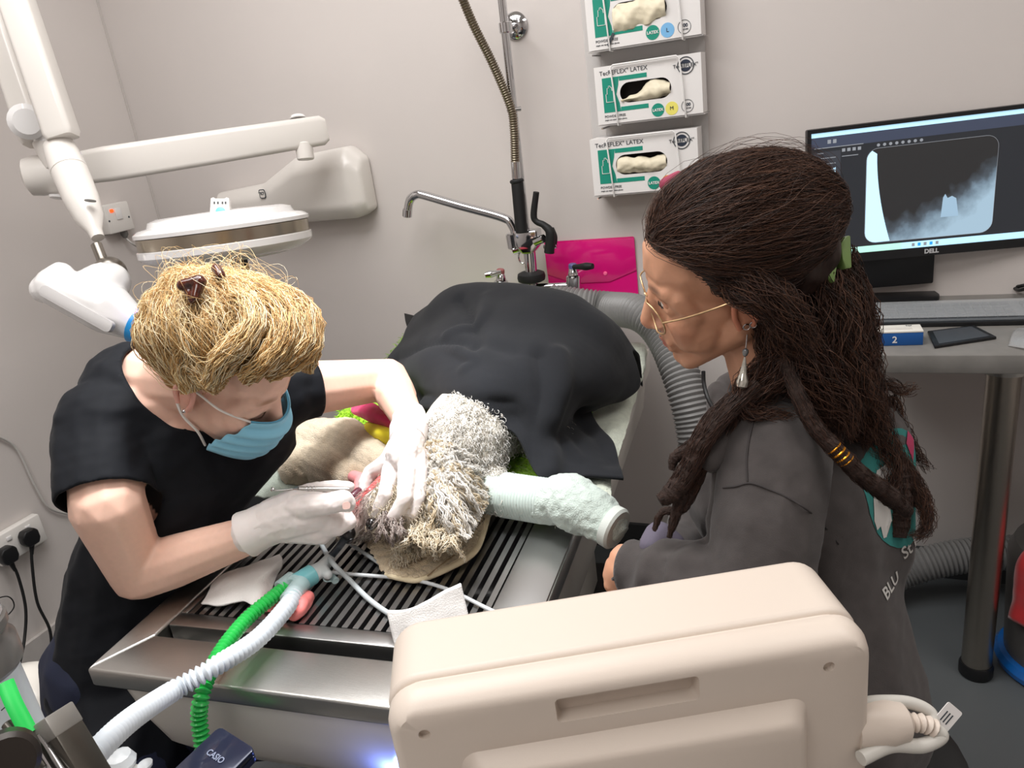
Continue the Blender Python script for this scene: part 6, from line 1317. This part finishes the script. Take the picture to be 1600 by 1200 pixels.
tag_ = cloth('sock_label', [[Z(955, 805, .775), Z(962, 815, .765)], [Z(957, 830, .75), Z(964, 828, .742)], [Z(951, 848, .735), Z(957, 846, .73)]], mat('label_dark', (58, 60, 64), .7, vary=.05), so, 6, 12, .001)

# ---- textiles
def terry(name, rgb, sc=500): return mat(name, rgb, .95, bump=.9, bscale=sc, bdist=.003, vary=.12, vscale=70, sheen=.25)
# mattress pad in the tub that carries the dog
padF = Fr(TF.at(0, 0, 0), TF.x, TF.y)
mt = box('table_pad', padF, (RW+.006, TW-RW-.006), (.632, TL-RW-.01), (-.1, .004), mat('pad_gray', (170, 176, 168), .7, vary=.04), None, bevel=.012, segs=3); tag(mt, 'gray foam pad filling the far part of the tub under the towels', 'mat')
# white terry towel along the right side
M_wtow = terry('towel_pale', (206, 212, 196))
rows = [[Z(x, y, z_) for x, y, z_ in r_] for r_ in (
    ((800, 470, .745), (900, 495, .745), (968, 535, .748), (1000, 540, .752), (1008, 552, .742)),
    ((800, 520, .745), (900, 545, .745), (968, 575, .75), (1000, 585, .755), (1000, 590, .742)),
    ((780, 580, .745), (870, 610, .745), (950, 630, .752), (970, 645, .752), (984, 650, .742)),
    ((760, 640, .742), (850, 670, .742), (930, 680, .75), (954, 692, .752), (970, 700, .742)),
    ((750, 700, .736), (840, 720, .738), (915, 728, .745), (938, 742, .745), (954, 752, .737)),
    ((745, 725, .732), (835, 745, .733), (900, 762, .734), (935, 772, .734), (955, 780, .732)))]
tw = cloth('terry_towel', rows, M_wtow, None, 110, 120, .006, lambda b: .0045*fnoise(b, 22, 31)+.0014*fnoise(b, 160, 32)); tag(tw, 'pale terry towel lying along the right edge of the table under the black blanket', 'towel')
# beige towel: flat part with bound edge, and the plump folded part behind
M_btow = terry('towel_beige', (204, 184, 154), 420); M_btow2 = mat('towel_binding', (214, 198, 166), .9, vary=.05, bump=.3, bscale=600)
bt = thing('beige_towel', 'beige terry towel with a bound edge spread under the dog head', 'towel', loc=Z(690, 860, .722))
rows = [[Z(x, y, z_) for x, y, z_ in r_] for r_ in (
    ((560, 815, .735), (610, 805, .738), (680, 790, .742), (730, 765, .75), (762, 742, .765)),
    ((570, 845, .73), (612, 840, .738), (672, 835, .738), (730, 810, .742), (768, 772, .757)),
    ((584, 868, .728), (612, 868, .734), (664, 862, .735), (722, 842, .734), (764, 795, .745)),
    ((596, 888, .726), (620, 890, .732), (660, 884, .73), (712, 866, .728), (758, 822, .737)),
    ((604, 898, .725), (628, 904, .728), (656, 906, .727), (702, 888, .727), (742, 862, .731)))]
c_ = cloth('towel_sheet', rows, M_btow, bt, 110, 90, .006, lambda b: .002*fnoise(b, 24, 41)+.0018*fnoise(b, 210, 42))
edge_ = [rows[k][4] for k in range(4)] + [rows[4][k] for k in (4, 3, 2, 1, 0)]
tube('towel_binding', [p + np.array([0, 0, .001]) for p in edge_], .0058, M_btow2, bt, n=90, seg=10, flat=.8)
tube('stitch_line', [Z(x, y, .734) for x, y in ((668, 900), (690, 882), (715, 864), (738, 850))], .0012, mat('stitch_brown', (150, 128, 98), .9, vary=.05), bt, n=20, seg=6)
me = blob('towel_roll', [(Z(478, 690, .79), .052, Z(545, 690, .80), .05), (Z(545, 690, .80), .05, Z(590, 725, .785), .042), (Z(475, 712, .77), .052, Z(530, 735, .768), .046), (Z(530, 735, .768), .046, Z(580, 760, .76), .036), (Z(463, 705, .765), .045, Z(470, 730, .765), .044)], voxel=.004, smooth=14)
wrinkle(me, .003, 26, 51); wrinkle(me, .0016, 210, 52)
v = co_of(me); c0_ = Z(520, 740, .80); w_ = np.clip(1.4-np.linalg.norm((v-c0_)/[.13, .05, .07], axis=1), 0, 1)[:, None]*np.clip(.55+.5*fnoise(v, 30, 9), 0, 1)[:, None]
set_attr(me, 'tint', np.array(lin((204, 188, 164))[:3])*(1-w_) + np.array(lin((150, 112, 82))[:3])*w_)
ro = link('rolled_towel', me, mat('towel_stained', (204, 188, 164), .95, attr='tint', bump=.9, bscale=420, bdist=.003, vary=.1, vscale=80, sheen=.25), None, smooth=True); tag(ro, 'plump rolled beige towel with brown stains under the vet\'s forearm', 'towel')
# gray-green cloth at the table edge beside the vet
gc = cloth('cleaning_cloth', [[Z(x, y, z_) for x, y, z_ in r_] for r_ in (((400, 700, .735), (425, 695, .75), (450, 702, .755), (475, 720, .74)), ((405, 735, .728), (428, 735, .745), (452, 742, .748), (480, 760, .734)), ((398, 775, .722), (425, 780, .728), (455, 778, .73), (490, 785, .724)))], terry('cloth_gray_green', (142, 150, 138)), None, 50, 50, .005, lambda b: .004*fnoise(b, 30, 61)); tag(gc, 'gray-green terry cloth on the left rim beside the rolled towel', 'cloth')
# green fuzzy blanket under the dog
M_lime = mat('lime_fleece', (150, 196, 40), .95, vary=.25, vscale=60, bump=.8, bscale=250, bdist=.004, sheen=.3, attr=None)
gb = thing('fuzzy_blanket', 'lime green fuzzy blanket under the dog, edges showing beside the black one', 'blanket', loc=Z(700, 620, .735))
rows = [[Z(x, y, z_) for x, y, z_ in r_] for r_ in (
    ((628, 528, .845), (680, 515, .80), (780, 520, .745), (880, 560, .745), (928, 620, .752)),
    ((605, 565, .84), (660, 560, .80), (770, 570, .745), (870, 610, .745), (922, 650, .758)),
    ((570, 612, .835), (640, 620, .79), (760, 640, .742), (850, 670, .745), (905, 672, .757)),
    ((534, 646, .82), (600, 655, .80), (735, 690, .74), (830, 705, .748), (885, 715, .75)),
    ((520, 668, .80), (580, 690, .77), (720, 730, .738), (800, 745, .745), (868, 752, .745)))]
b_, Q_ = grid_vq(rows, 90, 80); nn_ = grid_normals(b_); b_ = b_ + nn_*(.004*fnoise(b_, 40, 71)+.002*fnoise(b_, 130, 72))[..., None]
sh_ = link('blanket_sheet', mesh_np('blanket_sheet', b_.reshape(-1, 3), Q_), M_lime, gb, smooth=True); s_ = sh_.modifiers.new('thickness', 'SOLIDIFY'); s_.thickness = .006
r = np.random.default_rng(5); n = 9000; ii = r.integers(0, 80, n); jj = r.integers(0, 90, n); p0 = b_[ii, jj]+r.normal(0, .003, (n, 3)); fl = nn_[ii, jj]*np.where(nn_[ii, jj][:, 2:] > 0, 1, -1)+r.normal(0, .8, (n, 3)); fl /= np.linalg.norm(fl, axis=1)[:, None]
keep = (ii > 40) | (jj < 26) | (jj > 66); p0, fl = p0[keep], fl[keep]; n = len(p0)
L_ = .011*(.5+r.random(n)); out = np.stack([p0+fl*(L_*t)[:, None]+np.array([-.2, -.6, -.2])*(L_*t*t)[:, None] for t in np.linspace(0, 1, 5)], 1)
gcol = np.array([lin(c)[:3] for c in ((104, 150, 24), (150, 206, 36), (186, 230, 70))]); k = r.integers(0, 2, n); w_ = r.random((n, 1))
o = link('blanket_pile', strands_mesh('blanket_pile', out, .0009, .0005, gcol[k]*(1-w_)+gcol[k+1]*w_), mat('lime_pile', (150, 200, 40), .9, attr='tint'), gb, smooth=True); o['kind'] = 'stuff'
# yellow and pink cloth pieces by the forearm
ye = cloth('yellow_cloth', [[Z(x, y, z_) for x, y, z_ in r_] for r_ in (((566, 668, .825), (585, 660, .84), (612, 662, .84)), ((570, 678, .822), (590, 676, .838), (615, 680, .835)), ((585, 688, .812), (600, 692, .815), (618, 698, .81)))], mat('yellow_fabric', (236, 220, 40), .85, vary=.1, sheen=.2), None, 30, 24, .004, lambda b: .002*fnoise(b, 50, 81)); tag(ye, 'bright yellow cloth piece between the rolled towel and the vet\'s wrist', 'cloth')
pi = cloth('pink_cloth', [[Z(x, y, z_) for x, y, z_ in r_] for r_ in (((552, 636, .85), (570, 629, .862), (592, 636, .865), (615, 650, .86)), ((551, 643, .846), (575, 644, .862), (596, 652, .862), (614, 660, .855)), ((566, 650, .84), (582, 658, .846), (598, 662, .845), (612, 668, .842)))], mat('rose_fabric', (206, 52, 102), .85, vary=.1, sheen=.2), None, 36, 30, .005, lambda b: .003*fnoise(b, 45, 83)); tag(pi, 'rose pink folded cloth under the vet\'s forearm', 'cloth')
# red blanket corner behind
rb = cloth('red_blanket', [[Z(x, y, z_) for x, y, z_ in r_] for r_ in (((645, 505, .88), (658, 492, .905), (680, 478, .92), (720, 465, .93)), ((642, 518, .875), (655, 512, .89), (690, 505, .90), (730, 495, .90)), ((646, 527, .865), (665, 530, .87), (700, 530, .87), (740, 520, .87)))], mat('red_fleece', (196, 30, 62), .9, vary=.1, sheen=.3), None, 30, 24, .006); tag(rb, 'red fleece edge peeping out at the back left of the black blanket', 'blanket')
st_ = cloth('black_strap', [[Z(633, 491, .90), Z(648, 494, .905)], [Z(635, 505, .89), Z(650, 506, .893)], [Z(641, 521, .875), Z(651, 524, .875)]], M_rubber, None, 8, 14, .004); tag(st_, 'short black strap end beside the red fleece at the back', 'strap')
# black fleece blanket over the dog
M_flc = mat('black_fleece', (20, 22, 27), .95, vary=.12, vscale=30, bump=.35, bscale=800, bdist=.001, sheen=.05)
S1 = [(650, 494, .925), (700, 457, 1.0), (762, 446, 1.02), (830, 452, 1.02), (893, 468, 1.0), (948, 506, .95), (986, 552, .865)]
rows = [[Z(x, y, z_)+np.array([-.02, .16, 0])*1.0*np.array([1, 1, 1])+np.array([0, 0, -.14]) for x, y, z_ in S1], [Z(x, y, z_)+np.array([0, .07, -.035]) for x, y, z_ in S1],
        [Z(*q) for q in S1]] + [[Z(*q) for q in r_] for r_ in (
    ((628, 535, .90), (688, 510, .965), (760, 492, .995), (830, 500, .99), (897, 520, .96), (952, 560, .90), (998, 600, .80)),
    ((607, 573, .868), (668, 556, .945), (745, 550, .965), (820, 560, .955), (885, 582, .92), (938, 612, .85), (976, 622, .79)),
    ((636, 600, .858), (682, 602, .912), (742, 606, .925), (812, 616, .905), (866, 645, .865), (898, 650, .80), (922, 642, .782)),
    ((655, 632, .842), (695, 638, .872), (746, 642, .885), (806, 652, .865), (845, 690, .825), (897, 692, .788), (959, 696, .770)),
    ((668, 651, .832), (706, 660, .852), (748, 667, .856), (802, 676, .845), (850, 754, .770), (915, 749, .758), (974, 753, .752)))]
def fold(b):
    q = b.reshape(-1, 3); d = np.zeros(len(q))
    def ridge(pts, amp, wd):
        nonlocal d
        c_ = catmull([Z(*p) for p in pts], 30); dm = np.min(np.linalg.norm(q[:, None, :]-c_[None], axis=2), axis=1); d += amp*np.exp(-(dm/wd)**2)
    ridge([(642, 575, .885), (690, 552, .945), (735, 556, .965), (722, 572, .955)], -.013, .011)
    ridge([(625, 565, .885), (680, 540, .955), (750, 530, .985), (800, 540, .98)], .012, .018)
    ridge([(720, 470, 1.0), (745, 520, .985), (735, 540, .975)], .012, .016); ridge([(765, 470, 1.0), (752, 500, .99), (705, 528, .965)], -.010, .014)
    ridge([(668, 630, .86), (730, 640, .885), (790, 655, .875)], -.012, .012); ridge([(660, 618, .865), (735, 622, .90), (800, 630, .895)], .008, .014)
    ridge([(870, 560, .94), (880, 620, .89), (868, 690, .82), (860, 735, .785)], -.012, .018); ridge([(842, 560, .95), (845, 620, .90), (830, 680, .845), (835, 730, .79)], .012, .018)
    ridge([(905, 640, .81), (925, 690, .77), (955, 735, .75)], .012, .02); ridge([(880, 700, .79), (900, 725, .765)], -.008, .014)
    d += .005*fnoise(q, 12, 91) + .0002*fnoise(q, 140, 92)
    return d.reshape(b.shape[:2])
bl = cloth('fleece_blanket', rows, M_flc, None, 150, 150, .006, fold, up=1); tag(bl, 'large black fleece blanket draped over the sleeping dog', 'blanket')
